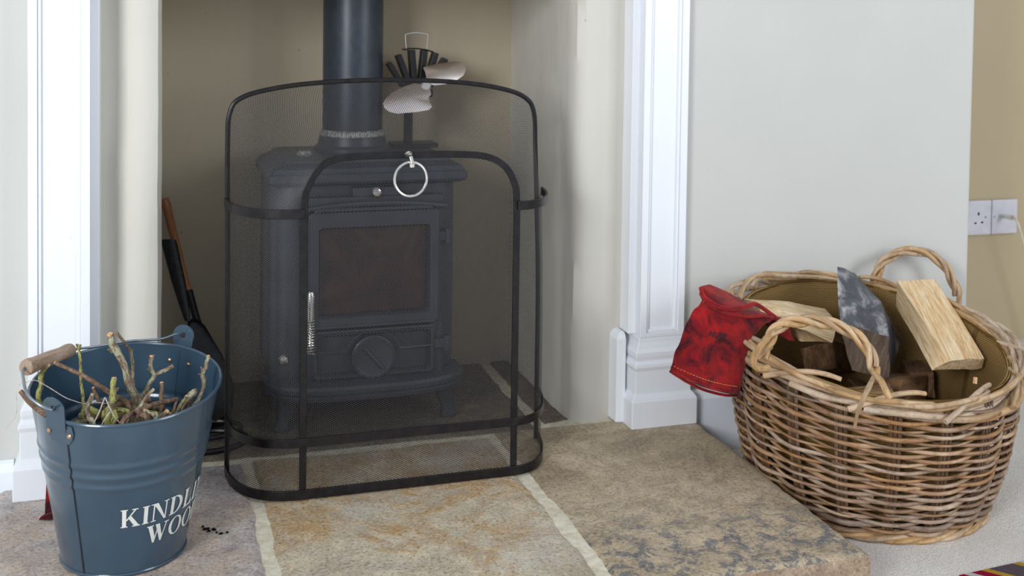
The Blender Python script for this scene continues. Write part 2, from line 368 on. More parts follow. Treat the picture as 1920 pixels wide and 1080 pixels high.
# the chimney breast either side of the surround, and the recess head
struct('wall_front', MB().box(1.0, 1.842, 2.2, 2.9, CARPET, 2.35), M['breast'], smooth=False, bevel=.006)
struct('wall_front_left', MB().box(-1.6, -.15, 2.2, 2.9, CARPET, 2.35), M['breast'], smooth=False, bevel=.006)
struct('wall_alcove', MB().box(1.842, 3.7, 2.72, 2.82, CARPET, 2.35), M['alcove'], smooth=False)
struct('wall_alcove_side', MB().box(3.3, 3.4, 1.0, 2.75, CARPET, 2.35), M['breast'], smooth=False)
hd = MB().box(-.15, 1.0, 2.2, 2.78, .955, 2.35)
struct('ceiling_recess', hd, M['wall'], smooth=False, bevel=.015)

# ------------------------------------------------------------------ pilasters of the surround
def pilaster(cx, yf, side, label):
    """side=+1: the opening lies at -x of it"""
    s = side; hw = .076
    t = thing('pilaster', (cx, yf+.05, 0), label, 'pilaster', None)
    # plinth block with mouldings (lofted rectangles)
    prof = [(0, hw, 0), (.056, hw, 0), (.064, hw-.004, .004), (.071, hw-.011, .010), (.120, hw-.011, .010), (.128, hw-.008, .007),
            (.134, hw-.009, .008), (.141, hw-.014, .013), (.150, hw-.012, .011), (.158, hw-.012, .011), (.166, hw-.017, .016), (.178, hw-.022, .020), (.188, hw-.023, .021)]
    yb = 2.25; rings = []
    for z, h, d in prof:
        rings.append([(cx-h, yf+d, z), (cx+h, yf+d, z), (cx+h, yb, z), (cx-h, yb, z)])
    MB().loft(rings).build('plinth', M['white'], t, smooth=False, bevel=.0018)
    # shaft: a frame with a recessed panel
    h = .0515; y0 = yf+.020; ft = .0155
    sh = MB().box(cx-h, cx+h, y0+.010, yb, .186, ZT)
    sh.build('shaft', M['white'], t, smooth=False, bevel=.001)
    MB().box(cx-h, cx-h+ft, y0, y0+.0105, .188, ZT).build('stile', M['white'], t, smooth=False, bevel=.0012)
    MB().box(cx+h-ft, cx+h, y0, y0+.0105, .188, ZT).build('stile', M['white'], t, smooth=False, bevel=.0012)
    MB().box(cx-h+ft, cx+h-ft, y0, y0+.0105, .188, .198).build('rail', M['white'], t, smooth=False, bevel=.0012)
    # bead moulding inside the frame
    for x0, x1, z0, z1 in ((cx-h+ft, cx-h+ft+.006, .198, ZT), (cx+h-ft-.006, cx+h-ft, .198, ZT), (cx-h+ft+.006, cx+h-ft-.006, .198, .204)):
        MB().box(x0, x1, y0+.004, y0+.0105, z0, z1).build('bead', M['white'], t, smooth=False, bevel=.0016)
    # return block against the jamb
    x0, x1 = sorted((cx-s*(hw-.006), cx-s*(hw+.016)))
    pr = [(0, 0), (.180, 0), (.188, .004), (.194, .012)]
    rr = []
    for z, d in pr:
        a0 = x0+(d if s > 0 else 0); a1 = x1-(d if s < 0 else 0)
        rr.append([(a0, 2.205+d, z), (a1, 2.205+d, z), (a1, 2.256, z), (a0, 2.256, z)])
    MB().loft(rr).build('return_block', M['white'], t, smooth=False, bevel=.003)
    MB().box(min(cx-s*.048, cx-s*.066), max(cx-s*.048, cx-s*.066), y0+.03, 2.256, .19, ZT).build('back_strip', M['white'], t, smooth=False, bevel=.002)
    return t
pilaster(1.040, 2.157, 1, 'white painted fluted-panel pilaster on plinth block, behind the red glove')
pilaster(-.155, 2.125, -1, 'white painted pilaster on plinth block, behind the blue bucket')
# skirtings
def skirting(name, x0, x1, top):
    mb = MB(); pr = [(2.182, CARPET), (2.182, top-.018), (2.186, top-.010), (2.189, top-.004), (2.195, top), (2.2, top)]
    rings = [[(x, y, z) for y, z in pr] + [(x, 2.2, CARPET)] for x in (x0, x1)]
    mb.loft(rings); struct(name, mb, M['skirt'], smooth=False, bevel=.001)
skirting('baseboard_left', -1.6, -.235, .052)
skirting('baseboard_right', 1.12, 1.842, .06)
# chimney flue opening is out of view

# ------------------------------------------------------------------ hearth
hearth = thing('hearth', (.44, 2.0, CARPET), 'raised stone hearth of large flagstones with cream mortar joints', 'hearth')
MB().box(-.245, 1.095, 1.56, 2.76, CARPET-.002, -.0045).build('mortar_bed', M['mortar'], hearth, smooth=False)
def slab(corners, mat, seed, amp=.0035, edge=.005, top=0.0, bottom=CARPET+.001, front_rough=False):
    """flagstone: four corners (x,y) anticlockwise from front-left; uneven top, ragged edges"""
    a, b, c, d = [Vector((*p, 0)) for p in corners]
    nu = max(8, int((b-a).length/.009)); nv = max(8, int((d-a).length/.009)); mb = MB(); idx = {}
    def pt(u, v):
        p = (a*(1-u)+b*u)*(1-v)+(d*(1-u)+c*u)*v
        du = min(u, 1-u)*(b-a).length; dv = min(v, 1-v)*(d-a).length; e = min(du, dv)
        j = edge*max(0, 1-e/.03)
        p.x += j*(noise.noise(Vector((p.x*14+seed, p.y*14, 0)))+.5*noise.noise(Vector((p.x*50+seed, p.y*50, 4))))
        p.y += j*(noise.noise(Vector((p.x*14+seed, p.y*14, 7)))+.5*noise.noise(Vector((p.x*50+seed, p.y*50, 9))))
        n1 = noise.fractal(Vector((p.x*3.2+seed, p.y*3.2, seed)), .9, 2.0, 4)
        st = n1*3.0; terr = (math.floor(st)+min(1, max(0, (st-math.floor(st)-.42)/.16)))/3.0
        z = top + amp*(.35*n1+.5*terr) + .0006*noise.noise(Vector((p.x*60, p.y*60, seed)))
        z -= .004*max(0, 1-e/.007)**2
        return Vector((p.x, p.y, z))
    for j in range(nv+1):
        for i in range(nu+1): idx[i, j] = mb.vert(pt(i/nu, j/nv))
    for j in range(nv):
        for i in range(nu): mb.face((idx[i, j], idx[i+1, j], idx[i+1, j+1], idx[i, j+1]))
    ring = [(i, 0) for i in range(nu)]+[(nu, j) for j in range(nv)]+[(i, nv) for i in range(nu, 0, -1)]+[(0, j) for j in range(nv, 0, -1)]
    levels = [[idx[r] for r in ring]]
    for lv in (.25, .6, 1):
        row = []
        for r in ring:
            p = Vector(mb.v[idx[r]]); cen = (a+b+c+d)/4; o = (Vector((p.x, p.y, 0))-cen).normalized()
            k = .003*math.sin(lv*3)+.004*noise.noise(Vector((p.x*20, p.y*20, lv*3+seed)))
            row.append(mb.vert((p.x+o.x*k, p.y+o.y*k, p.z+(bottom-p.z)*lv)))
        levels.append(row)
    n = len(ring)
    for q, w_ in zip(levels[:-1], levels[1:]):
        for k in range(n): mb.face((q[k], w_[k], w_[(k+1) % n], q[(k+1) % n]), 1)
    return mb.build('flagstone', [M[mat], M['stone_edge']], hearth, angle=38)
slab([(-.262, 1.545), (.166, 1.545), (.170, 2.205), (-.258, 2.245)], 'stone_left', 1.7)
slab([(.192, 1.543), (.660, 1.543), (.662, 2.205), (.190, 2.21)], 'stone_mid', 4.2)
slab([(.686, 1.548), (1.114, 1.545), (1.122, 2.222), (.684, 2.225)], 'stone_right', 9.1, amp=.005)
slab([(.0, 2.232), (.776, 2.228), (.79, 2.70), (.0, 2.70)], 'stone_back', 12.3)
slab([(.80, 2.252), (.875, 2.262), (.875, 2.70), (.812, 2.70)], 'stone_back', 19.6)

# ------------------------------------------------------------------ wood-burning stove
X0, X1, SX = .237, .635, .436
stove = thing('wood_stove', (SX, 2.5, 0), 'dark grey cast iron wood-burning stove behind the mesh screen', 'stove')
iron = M['iron']
MB().prism(rrect(X0, X1, 2.352, 2.62, [.055, .055, .02, .02]), .098, .512).build('body', iron, stove, bevel=.002)
def plate_ring(inset, z, chamfer=.03):
    x0, x1, y0, y1 = X0-.010+inset, X1+.012-inset, 2.322+inset, 2.652-inset
    c = chamfer
    return [(x0, y0+.006, z), (x0+.006, y0, z), (x1-.006, y0, z), (x1, y0+.006, z), (x1, y1-c, z), (x1-c*.5, y1, z), (x0+c*.5, y1, z), (x0, y1-c, z)]
MB().loft([plate_ring(.016, .510), plate_ring(.004, .514), plate_ring(0, .520), plate_ring(0, .533), plate_ring(.006, .538), plate_ring(.010, .546), plate_ring(.03, .556), plate_ring(.034, .562)]).build('top_plate', iron, stove, smooth=False, bevel=.0015)
lug = MB().lathe([(.004, .562), (.016, .562), (.018, .566), (.014, .572), (.004, .573)], .315, 2.44, 18); lug.build('top_lug', M['cement'], stove)
# front casting: surround with brow, door opening
fr = MB().prism(rrect(.292, .598, 2.330, 2.362, .006), .104, .486); fr.build('front_plate', iron, stove, bevel=.002)
brow = smooth_path([(.292, 2.322, .462), (.36, 2.320, .470), (.445, 2.319, .473), (.53, 2.320, .470), (.600, 2.322, .462)], 6)
MB().tube(brow, .006, 8).build('brow_moulding', iron, stove)
def frame(x0, x1, z0, z1, y0, y1, wx, wz0, wz1, name, mat, bev=.0025):
    mb = MB(); o = rrect(x0, x1, z0, z1, .010, 4); i = rrect(x0+wx, x1-wx, z0+wz0, z1-wz1, .008, 4)
    n = len(o); R = []
    for ol, y in ((o, y1), (o, y0+.004), (rrect(x0+.004, x1-.004, z0+.004, z1-.004, .008, 4), y0), (i, y0), (rrect(x0+wx+.004, x1-wx-.004, z0+wz0+.004, z1-wz1-.004, .006, 4), y0+.008), (rrect(x0+wx+.004, x1-wx-.004, z0+wz0+.004, z1-wz1-.004, .006, 4), y1)):
        R.append([(x, y, z) for x, z in ol])
    mb.loft(R, cap=False); return mb.build(name, mat, stove)
door = frame(.306, .582, .218, .458, 2.304, 2.332, .021, .022, .030, 'door', iron)
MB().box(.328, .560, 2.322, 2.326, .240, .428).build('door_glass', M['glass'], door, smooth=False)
frame(.318, .570, .446, .466, 2.312, 2.333, .008, .006, .006, 'upper_panel', iron)
for dz in (.0, .011):
    MB().tube([(.318, 2.304+dz*.2, .222-dz), (.572, 2.304+dz*.2, .222-dz)], .0035, 8).build('rib', iron, stove)
frame(.318, .575, .108, .212, 2.314, 2.334, .008, .008, .010, 'ash_panel', iron)
dc = Vector((.443, 2.318, .152)); ring = [(dc.x+.043*math.cos(a), dc.y-.006, dc.z+.043*math.sin(a)) for a in [2*math.pi*k/40 for k in range(40)]]
dial = MB()
dial.loft([[(dc.x+r*math.cos(2*math.pi*k/40), y, dc.z+r*math.sin(2*math.pi*k/40)) for k in range(40)] for r, y in ((.043, 2.332), (.043, 2.310), (.040, 2.307), (.034, 2.309), (.002, 2.309))])
dial = dial.build('air_dial', iron, stove)
MB().tube(ring, .0032, 8, closed=True).build('dial_rim', iron, dial)
MB().tube([(dc.x-.020, 2.306, dc.z+.022), (dc.x+.020, 2.306, dc.z-.024)], .004, 8).build('dial_bar', iron, dial)
arch = [(dc.x+.058*math.cos(a), 2.312, dc.z+.058*math.sin(a)) for a in [math.radians(15+150*k/20) for k in range(21)]]
MB().tube([(.322, 2.312, .168)]+arch[::-1]+[(.570, 2.312, .168)], .0026, 6).build('arch_moulding', iron, stove)
# hinges
for hz in (.398, .168):
    h = MB(); h.tube([(.603, 2.322, hz-.016), (.603, 2.322, hz+.016)], .0085, 12); h.box(.575, .605, 2.318, 2.336, hz-.010, hz+.010); h.build('hinge', iron, stove, bevel=.0015)
# knobs
def knob(p, r, mat='nickel'):
    kb = MB(); prof = [(.3, 0), (.3, .5), (.75, .75), (1, 1.1), (1, 1.35), (.75, 1.7), (.25, 1.85)]
    kb.loft([[(p[0]+r*a*math.cos(t), p[1]-r*b, p[2]+r*a*math.sin(t)) for t in [2*math.pi*k/16 for k in range(16)]] for a, b in prof])
    return kb.build('knob', M[mat], stove)
knob((.449, 2.336, .496), .0115); knob((.263, 2.372, .146), .0115)
MB().box(.40, .50, 2.331, 2.352, .486, .505).build('damper_bracket', iron, stove, bevel=.002)
# door handle: chrome spring coil with a smooth tip
hb = at(582, 665, 2.292); ht = at(580, 600, 2.292); hc = at(580, 546, 2.292)
hx = hb.x
hnd = MB().tube([(hx, 2.292, hb.z+.004), (hx, 2.292, ht.z)], .0045, 8).build('handle_rod', M['nickel'], stove)
coil = [(hx+.0085*math.cos(a), 2.292+.0085*math.sin(a), hb.z+(ht.z-hb.z)*k/200) for k, a in [(k, k/200*2*math.pi*13) for k in range(201)]]
MB().tube(coil, .0017, 5).build('handle_spring', M['nickel'], hnd)
MB().lathe([(.004, ht.z-.002), (.009, ht.z), (.009, hc.z-.008), (.006, hc.z-.001), (.002, hc.z)], hx, 2.292, 14).build('handle_tip', M['nickel'], hnd)
MB().tube([(hx, 2.292, ht.z+.012), (hx, 2.31, ht.z+.014), (.314, 2.328, ht.z+.014)], .004, 8).build('latch_arm', iron, hnd)
# curved ledge
def ledge(inset, z):
    x0, x1 = X0-.012+inset, X1+.012-inset; out = [(x1, 2.40, z), (x0, 2.40, z)]
    for k in range(25):
        u = k/24; x = x0+(x1-x0)*u; s_ = abs(2*u-1)
        y = 2.345 - (.075-inset)*(1-s_**3.2)**.55
        out.append((x, y, z))
    return out
MB().loft([ledge(.014, .072), ledge(.006, .076), ledge(.003, .084), ledge(.007, .088), ledge(.001, .092), ledge(0, .100), ledge(.004, .106), ledge(.016, .108)]).build('ledge', iron, stove)
MB().prism(rrect(X0+.01, X1-.01, 2.36, 2.61, .03), .072, .1).build('base', iron, stove, bevel=.002)
for lx, ly in ((.262, 2.352), (.612, 2.352), (.262, 2.585), (.612, 2.585)):
    sgn = -1 if lx < SX else 1; R = []
    for z, r, off in ((0, .016, .004), (.006, .017, .004), (.016, .0125, .002), (.04, .016, -.004), (.074, .026, -.010)):
        R.append([(lx+sgn*off+r*x, ly+r*y*.9, z+.001) for x, y in rrect(-1, 1, -1, 1, .5, 3)])
    MB().loft(R).build('leg', iron, stove)
# flue
PX, PY = SX, 2.55
MB().lathe([(.086, .560), (.086, .568), (.078, .574), (.074, .592), (.074, .596)], PX, PY, 48).build('flue_collar', iron, stove)
MB().lathe([(.0745, .594), (.0742, .600), (.071, .605), (.0685, .607)], PX, PY, 48, cap=False).build('cement_ring', M['cement'], stove)
MB().lathe([(.0675, .594), (.0675, .953)], PX, PY, 56).build('flue_pipe', M['flue'], stove)

# ------------------------------------------------------------------ stove fan
FX, FY = .577, 2.56
fan = thing('stove_fan', (FX, FY, .564), 'heat-powered stove fan with black fins and two shiny blades on the stove top', 'fan')
bk = M['black']
MB().prism(rrect(.527, .632, 2.525, 2.60, .006), .5625, .572).build('base', bk, fan, bevel=.0015)
MB().prism(rrect(FX-.018, FX-.001, 2.55, 2.575, .003), .572, .70).build('stem', bk, fan, bevel=.001)
hub = at(787, 172, 2.56)
MB().prism(rrect(hub.x-.03, hub.x+.03, 2.55, 2.578, .004), hub.z-.012, hub.z+.006).build('lower_block', bk, fan, bevel=.002)
for (tx, ty, bx, by, wd) in ((728, 118, 756, 158, .011), (746, 103, 768, 158, .012), (771, 94, 776, 158, .013), (795, 94, 788, 158, .013), (816, 99, 796, 158, .012), (834, 110, 804, 158, .012)):
    tp, bp_ = at(tx, ty, 2.56), at(bx, by+4, 2.56)
    MB().strip([bp_, (bp_+tp)/2, tp], (0, -1, 0), wd, .03).build('fin', bk, fan, smooth=False, bevel=.0008)
MB().strip([at(x, y, 2.56) for x, y in ((756, 93), (768, 91), (783, 91), (797, 93), (810, 97))], (0, -.3, 1), .03, .003, wdir=(0, 1, 0)).build('top_plate', bk, fan)
hw_ = smooth_path([at(762, 92, 2.56), at(760, 68, 2.56), at(763, 64, 2.56), at(781, 61, 2.56), at(799, 64, 2.56), at(802, 68, 2.56), at(800, 92, 2.56)], 4)
MB().tube(hw_, .0011, 6).build('carry_handle', M['nickel'], fan)
def blade(outline, y0, tw):
    P = [at(x, y, y0+tw*(y-160)/50) for x, y in outline]; n_ = len(P); mb = MB()
    c0 = sum(P, Vector())/n_
    a = [mb.vert(p) for p in P]; b = [mb.vert(p+Vector((0, -.0014, 0))) for p in P]
    ca, cb = mb.vert(c0+Vector((0, -.005, .004))), mb.vert(c0+Vector((0, -.0064, .004)))
    for k in range(n_):
        k2 = (k+1) % n_; mb.face((a[k], a[k2], ca)); mb.face((b[k2], b[k], cb)); mb.face((a[k2], a[k], b[k], b[k2]))
    o = mb.build('blade', M['fanblade'], fan, angle=50); return o
b1 = [(793, 127), (800, 123), (830, 118), (855, 115), (866, 116), (872, 122), (873, 132), (868, 142), (856, 150), (840, 157), (815, 160), (802, 158), (796, 152), (799, 144), (797, 135)]
b2 = [(722, 186), (735, 174), (755, 163), (776, 156), (792, 158), (806, 166), (808, 176), (803, 184), (806, 192), (810, 200), (803, 206), (780, 210), (745, 213), (730, 210), (720, 202), (718, 193)]
blade(b1, 2.505, -.028); blade(b2, 2.505, -.028)
hp = at(797, 160, 2.51)
mbh = MB(); mbh.loft([[(hp.x+r*math.cos(2*math.pi*k/16), y, hp.z+r*math.sin(2*math.pi*k/16)) for k in range(16)] for r, y in ((.009, 2.498), (.012, 2.501), (.012, 2.515), (.005, 2.516), (.005, 2.55))]); mbh.build('hub', M['fanblade'], fan)

# ------------------------------------------------------------------ fire screen
screen = thing('fire_screen', (.45, 2.06, 0), 'black mesh fire guard with curved sides and arched front door around the stove', 'fire screen')
st = M['steel']
XL, XR, YB, YF = .137, .752, 2.160, 2.0     # back frame x, back depth, front depth
DL, DR = .258, .652                          # front uprights
def back_pt(t):
    """t 0..1 from left floor up over the arch down to right floor (back frame)"""
    return poly_at(BACK, t)
def poly_at(P, t):
    L = [0]
    for a, b in zip(P[:-1], P[1:]): L.append(L[-1]+(b-a).length)
    d = t*L[-1]
    for i in range(len(P)-1):
        if d <= L[i+1] or i == len(P)-2:
            return P[i].lerp(P[i+1], (d-L[i])/(L[i+1]-L[i]))
bk_pts = [(XL, .004), (XL, .40), (XL-.001, .62), (XL+.003, .680), (XL+.022, .706), (XL+.075, .7225), (XL+.165, .7345), (XL+.30, .7395), (XL+.44, .7345), (XL+.535, .7205), (XL+.583, .702), (XL+.601, .672), (XL+.605, .60), (XR-.004, .45), (XR, .30), (XR, .004)]
fr_pts = [(DL, .004), (DL, .35), (DL, .520), (DL+.007, .562), (DL+.030, .596), (DL+.062, .609), (DL+.13, .6125), (DL+.20, .6125), (DL+.27, .6115), (DL+.33, .6065), (DL+.367, .589), (DL+.388, .557), (DR, .515), (DR, .35), (DR, .004)]
BACK = smooth_path([(x, YB, z) for x, z in bk_pts], 6)
FRONT = smooth_path([(x, YF, z) for x, z in fr_pts], 6)
MB().tube(BACK, .0048, 10).build('back_frame', st, screen)
nf = MB().strip(FRONT, (0, -1, 0), .0125, .004); doorf = nf.build('door_frame', st, screen, smooth=False, bevel=.0008)
def zkeys(P, left):
    return P
def key_t(P, z, left):
    """parameter t on outline P where it first passes height z on the given side"""
    N = 400; rng = range(N+1) if left else range(N, -1, -1)
    for k in rng:
        if poly_at(P, k/N).z >= z: return k/N
    return .5
ZB = .519                                    # side band height
bL, bR, fL, fR = key_t(BACK, ZB, True), key_t(BACK, ZB, False), key_t(FRONT, ZB-.012, True), key_t(FRONT, ZB-.012, False)
def corner(B, F_, u):
    """control point of the bulging side: towards the (outer x, front y) corner low down, flat on top"""
    full = Vector((B.x-(.022 if B.x > .45 else 0), F_.y, (B.z+F_.z)/2)); mid = (B+F_)/2
    return full.lerp(mid, u)
def surf(t, s):
    # t: 0..1 whole outline, s: 0 back .. 1 front
    if t < .3: q = t/.3; tb = bL*q; tf = fL*q; u = 0
    elif t > .7: q = (1-t)/.3; tb = 1-(1-bR)*q; tf = 1-(1-fR)*q; u = 0
    else:
        q = (t-.3)/.4; tb = bL+(bR-bL)*q; tf = fL+(fR-fL)*q; u = min(1, math.sin(q*math.pi)*1.7)
    B, F_ = poly_at(BACK, tb), poly_at(FRONT, tf)
    if t <= .3 or t >= .7:
        z = B.z*1.0; B = B.copy(); F_ = F_.copy(); F_.z = B.z if t < .3 or t > .7 else F_.z
    Cc = corner(B, F_, u)
    return B*(1-s)**2+Cc*2*s*(1-s)*1.0+F_*s*s
# sample table so lookups are quick
NT, NS = 240, 12
TAB = [[surf(i/NT, j/NS) for j in range(NS+1)] for i in range(NT+1)]
def surf_fast(t, s):
    a = min(max(t, 0), 1)*NT; b = min(max(s, 0), 1)*NS; i = min(int(a), NT-1); j = min(int(b), NS-1); a -= i; b -= j
    return (TAB[i][j]*(1-a)+TAB[i+1][j]*a)*(1-b)+(TAB[i][j+1]*(1-a)+TAB[i+1][j+1]*a)*b
LW, SW, WW = .0068, .0038, .00076            # mesh pitch and wire width
def ribbon(mb, a, b, nrm, wd=WW):
    d = (b-a); side = d.cross(nrm)
    if side.length < 1e-9: return
    side = side.normalized()*wd/2
    i = [mb.vert(p) for p in (a+side, a-side, b-side, b+side)]; mb.face(i)
# side and top sheet
tubeL = 0
mid = [surf_fast(k/400, .5) for k in range(401)]
cum = [0]
for a, b in zip(mid[:-1], mid[1:]): cum.append(cum[-1]+(b-a).length)
def t_of(L_):
    lo, hi = 0, 400
    while hi-lo > 1:
        m_ = (lo+hi)//2
        if cum[m_] < L_: lo = m_
        else: hi = m_
    return (lo+(L_-cum[lo])/max(1e-9, cum[hi]-cum[lo]))/400
mesh = MB(); rows = int(cum[-1]/(SW/2)); Tt = [t_of(k*SW/2) for k in range(rows+1)]
def slen(t):
    P = [surf_fast(t, k/8) for k in range(9)]; return sum((b-a).length for a, b in zip(P[:-1], P[1:]))
NC = int(.215/LW)                            # columns back to front
for k in range(rows):
    for c in range(NC):
        s0 = (c+(.5 if k % 2 else 0))/NC; p = surf_fast(Tt[k], s0)
        for ds in (-.5, .5):
            s1 = s0+ds/NC
            if 0 <= s1 <= 1.0001:
                q = surf_fast(Tt[k+1], s1)
                nrm = (q-p).cross(surf_fast(Tt[k], min(1, s0+.02))-surf_fast(Tt[k], max(0, s0-.02)))
                ribbon(mesh, p, q, nrm)
o = mesh.build('mesh_hood', M['mesh'], screen, smooth=False); o['kind'] = 'stuff'
# flat front mesh: below the rail and in the door
def flat_mesh(name, inside, x0, x1, z0, z1, parent):
    mb = MB(); nx = int((x1-x0)/LW); nz = int((z1-z0)/(SW/2)); nrm = Vector((0, -1, 0))
    for k in range(nz):
        for c in range(nx+1):
            x = x0+(c+(.5 if k % 2 else 0))*LW; z = z0+k*SW/2
            if not inside(x, z): continue
            for dx in (-LW/2, LW/2):
                if inside(x+dx, z+SW/2): ribbon(mb, Vector((x, YF, z)), Vector((x+dx, YF, z+SW/2)), nrm)
    o = mb.build(name, M['mesh'], parent, smooth=False); o['kind'] = 'stuff'; return o
def arch_inside(x, z):
    if x < DL or x > DR or z < .006: return False
    if z < .515: return True
    zz = 0
    for a, b in zip(FRONT[:-1], FRONT[1:]):
        if min(a.x, b.x) <= x <= max(a.x, b.x) and a.z > .5 and abs(b.x-a.x) > 1e-6:
            zz = max(zz, a.z+(b.z-a.z)*(x-a.x)/(b.x-a.x))
    return z < zz
flat_mesh('door_mesh', lambda x, z: arch_inside(x, z) and z > .108, DL, DR, .106, .63, screen)
flat_mesh('lower_mesh', lambda x, z: arch_inside(x, z) and z < .104, DL, DR, .006, .110, screen)
# rails around the bottom and at the lower band, built as flat bars following the plan curve
def plan(z, n=14):
    Lf = [Vector((XL, YB, z)) if False else None]
    out = []
    for k in range(n+1):
        s = k/n; B = Vector((XL, YB, z)); F_ = Vector((DL, YF, z)); Cc = Vector((XL, YF, z)); out.append(B*(1-s)**2+Cc*2*s*(1-s)+F_*s*s)
    for k in range(n, -1, -1):
        s = k/n; B = Vector((XR, YB, z)); F_ = Vector((DR, YF, z)); Cc = Vector((XR-.022, YF, z)); out.append(B*(1-s)**2+Cc*2*s*(1-s)+F_*s*s)
    return out
def rail(name, z, hgt, thick=.004, off=.003, part=None):
    P = plan(z)
    if part == 'L': P = P[:15]
    if part == 'R': P = P[15:]
    N = []
    for i in range(len(P)):
        a, b = P[max(i-1, 0)], P[min(i+1, len(P)-1)]; t = (b-a).normalized(); N.append(Vector((t.y, -t.x, 0)))
    P = [p+n_*off for p, n_ in zip(P, N)]
    return MB().strip(P, N, hgt, thick, wdir=(0, 0, 1)).build(name, st, screen, smooth=True, bevel=.0008, angle=50)
rail('bottom_rail', .0105, .0175); rail('lower_rail', .104, .0155)
rail('side_band', ZB-.006, .0165, .005, .005, 'L'); rail('side_band', ZB-.006, .0165, .005, .005, 'R')
# ring pull
rc = at(770, 336, 1.982); mt_ = at(768, 291, 1.99)
mnt = MB(); mnt.loft([[(mt_.x+r*math.cos(2*math.pi*k/16), y, mt_.z+r*math.sin(2*math.pi*k/16)) for k in range(16)] for r, y in ((.006, 1.998), (.007, 1.994), (.005, 1.990), (.0035, 1.986))])
mnt.tube([(mt_.x, 1.992, mt_.z), (mt_.x, 1.978, mt_.z-.003), (mt_.x+.0015, 1.974, mt_.z-.013)], .0038, 10); mnt.lathe([(.0025, mt_.z-.022), (.0052, mt_.z-.020), (.0055, mt_.z-.014), (.003, mt_.z-.011)], mt_.x+.0015, 1.976, 12)
mnt = mnt.build('ring_mount', M['nickel'], screen)
R_ = .0295; MB().tube([(rc.x+R_*math.cos(a), 1.982, rc.z+R_*1.04*math.sin(a)) for a in [2*math.pi*k/48 for k in range(48)]], .0026, 10, closed=True).build('pull_ring', M['nickel'], mnt)

# ------------------------------------------------------------------ bucket of kindling
bucket = thing('metal_bucket', (-.04, 1.89, 0), 'blue-grey enamelled metal bucket with KINDLING WOOD lettering, filled with sticks', 'bucket')
def bk_pt(th, z, dr=0):
    t = z/.282; s = math.sin(th); r = .094+.048*t+dr
    return Vector((-.04+.005*t+r*math.cos(th), 1.89-.03*t+r*s, z+.02*t*s))
def bk_dr(z):
    d = 0
    for zc, a in ((.205, .0022), (.186, .0026), (.167, .0022)): d += a*math.exp(-((z-zc)/.0048)**2)
    return d
NB = 96; zs = [k*.282/110 for k in range(111)]
outer = [[bk_pt(2*math.pi*j/NB, z, bk_dr(z)) for j in range(NB)] for z in zs]
inner = [[bk_pt(2*math.pi*j/NB, z, bk_dr(z)-.0012) for j in range(NB)] for z in reversed([max(z, .008) for z in zs])]
mb = MB(); mb.loft(outer+inner, True); mb.build('shell', M['enamel'], bucket)
rim = MB().tube([bk_pt(2*math.pi*j/NB, .282, .0008) for j in range(NB)], .0026, 8, closed=True).build('rim', M['enamel'], bucket)
MB().tube([bk_pt(2*math.pi*j/NB, .0045, .0004) for j in range(NB)], .0022, 8, closed=True).build('foot_ring', M['enamel'], bucket)
for deg in (-126, 54):
    sm = MB(); th = math.radians(deg); P = [bk_pt(th, z, bk_dr(z)+(.0006 if deg < 0 else -.0016)) for z in zs[2:109]]
    N = [Vector((math.cos(th), math.sin(th), 0))]*len(P); sm.strip(P, N, .0016, .0016); sm.build('seam', M['hole' if deg < 0 else 'enamel'], bucket)
# ears with rivets
def ear(deg, lean):
    th0 = math.radians(deg); mb = MB(); cols = []
    for dr in (.0016, .0034) if deg < 0 else (-.0036, -.0018):
        pass
    # strap riveted to the wall
    ring_o = []
    for k in range(17):
        a = math.radians(180+180*k/16); ring_o.append((.022*math.cos(a)*1.0, .243+.012*math.sin(a)))
    outline = [(-.026, .262), (-.023, .252), (-.016, .243), (.016, .243), (.023, .252), (.026, .262), (.024, .276), (-.024, .276)]
    R = [[bk_pt(th0+x/.14, z, d) for x, z in outline] for d in (.0012, .0030)]
    mb.loft(R); o1 = mb.build('ear', M['enamel'], bucket, smooth=True, bevel=.0006)
    # upright lobe with a hole
    lb = MB(); base = bk_pt(th0, .272, .003); out = Vector((math.cos(th0), math.sin(th0), 0)); tan = Vector((-out.y, out.x, 0)); upd = (Vector((0, 0, 1))+out*lean).normalized()
    oc = base+upd*.030; n = 24; Ro, Ri = [], []
    for k in range(n):
        a = 2*math.pi*k/n
        ro = oc+tan*(.0205*math.cos(a))+upd*(.0175*math.sin(a))
        if math.sin(a) < -.35: ro = base+tan*(.021*math.cos(a)*.8)+upd*(-.004)
        Ro.append(ro); Ri.append(oc+tan*(.0045*math.cos(a))+upd*(.0045*math.sin(a)))
    nrm = tan.cross(upd)*.0009
    A = [[lb.vert(p+s_) for p in Q] for Q, s_ in ((Ro, nrm), (Ri, nrm), (Ri, -nrm), (Ro, -nrm))]
    for q in range(4):
        a_, b_ = A[q], A[(q+1) % 4]
        for k in range(n): lb.face((a_[k], a_[(k+1) % n], b_[(k+1) % n], b_[k]))
    lb.build('ear_lobe', M['enamel'], o1)
    for dx in (-.0195, .0195):
        for inner_ in (False, True):
            p = bk_pt(th0+dx/.14, .259, -.002 if inner_ else .0032); o_ = Vector((math.cos(th0+dx/.14), math.sin(th0+dx/.14), 0))*(-1 if inner_ else 1)
            t1 = Vector((-o_.y, o_.x, 0)); t2 = Vector((0, 0, 1)); rv = MB()
            rv.loft([[p+o_*h+(t1*math.cos(a)+t2*math.sin(a))*r for a in [2*math.pi*k/12 for k in range(12)]] for h, r in ((0, .0036), (.0012, .0034), (.0022, .0018))]); rv.build('rivet', M['copper'], o1)
    return oc
e1 = ear(-131, .25); e2 = ear(53, .12)
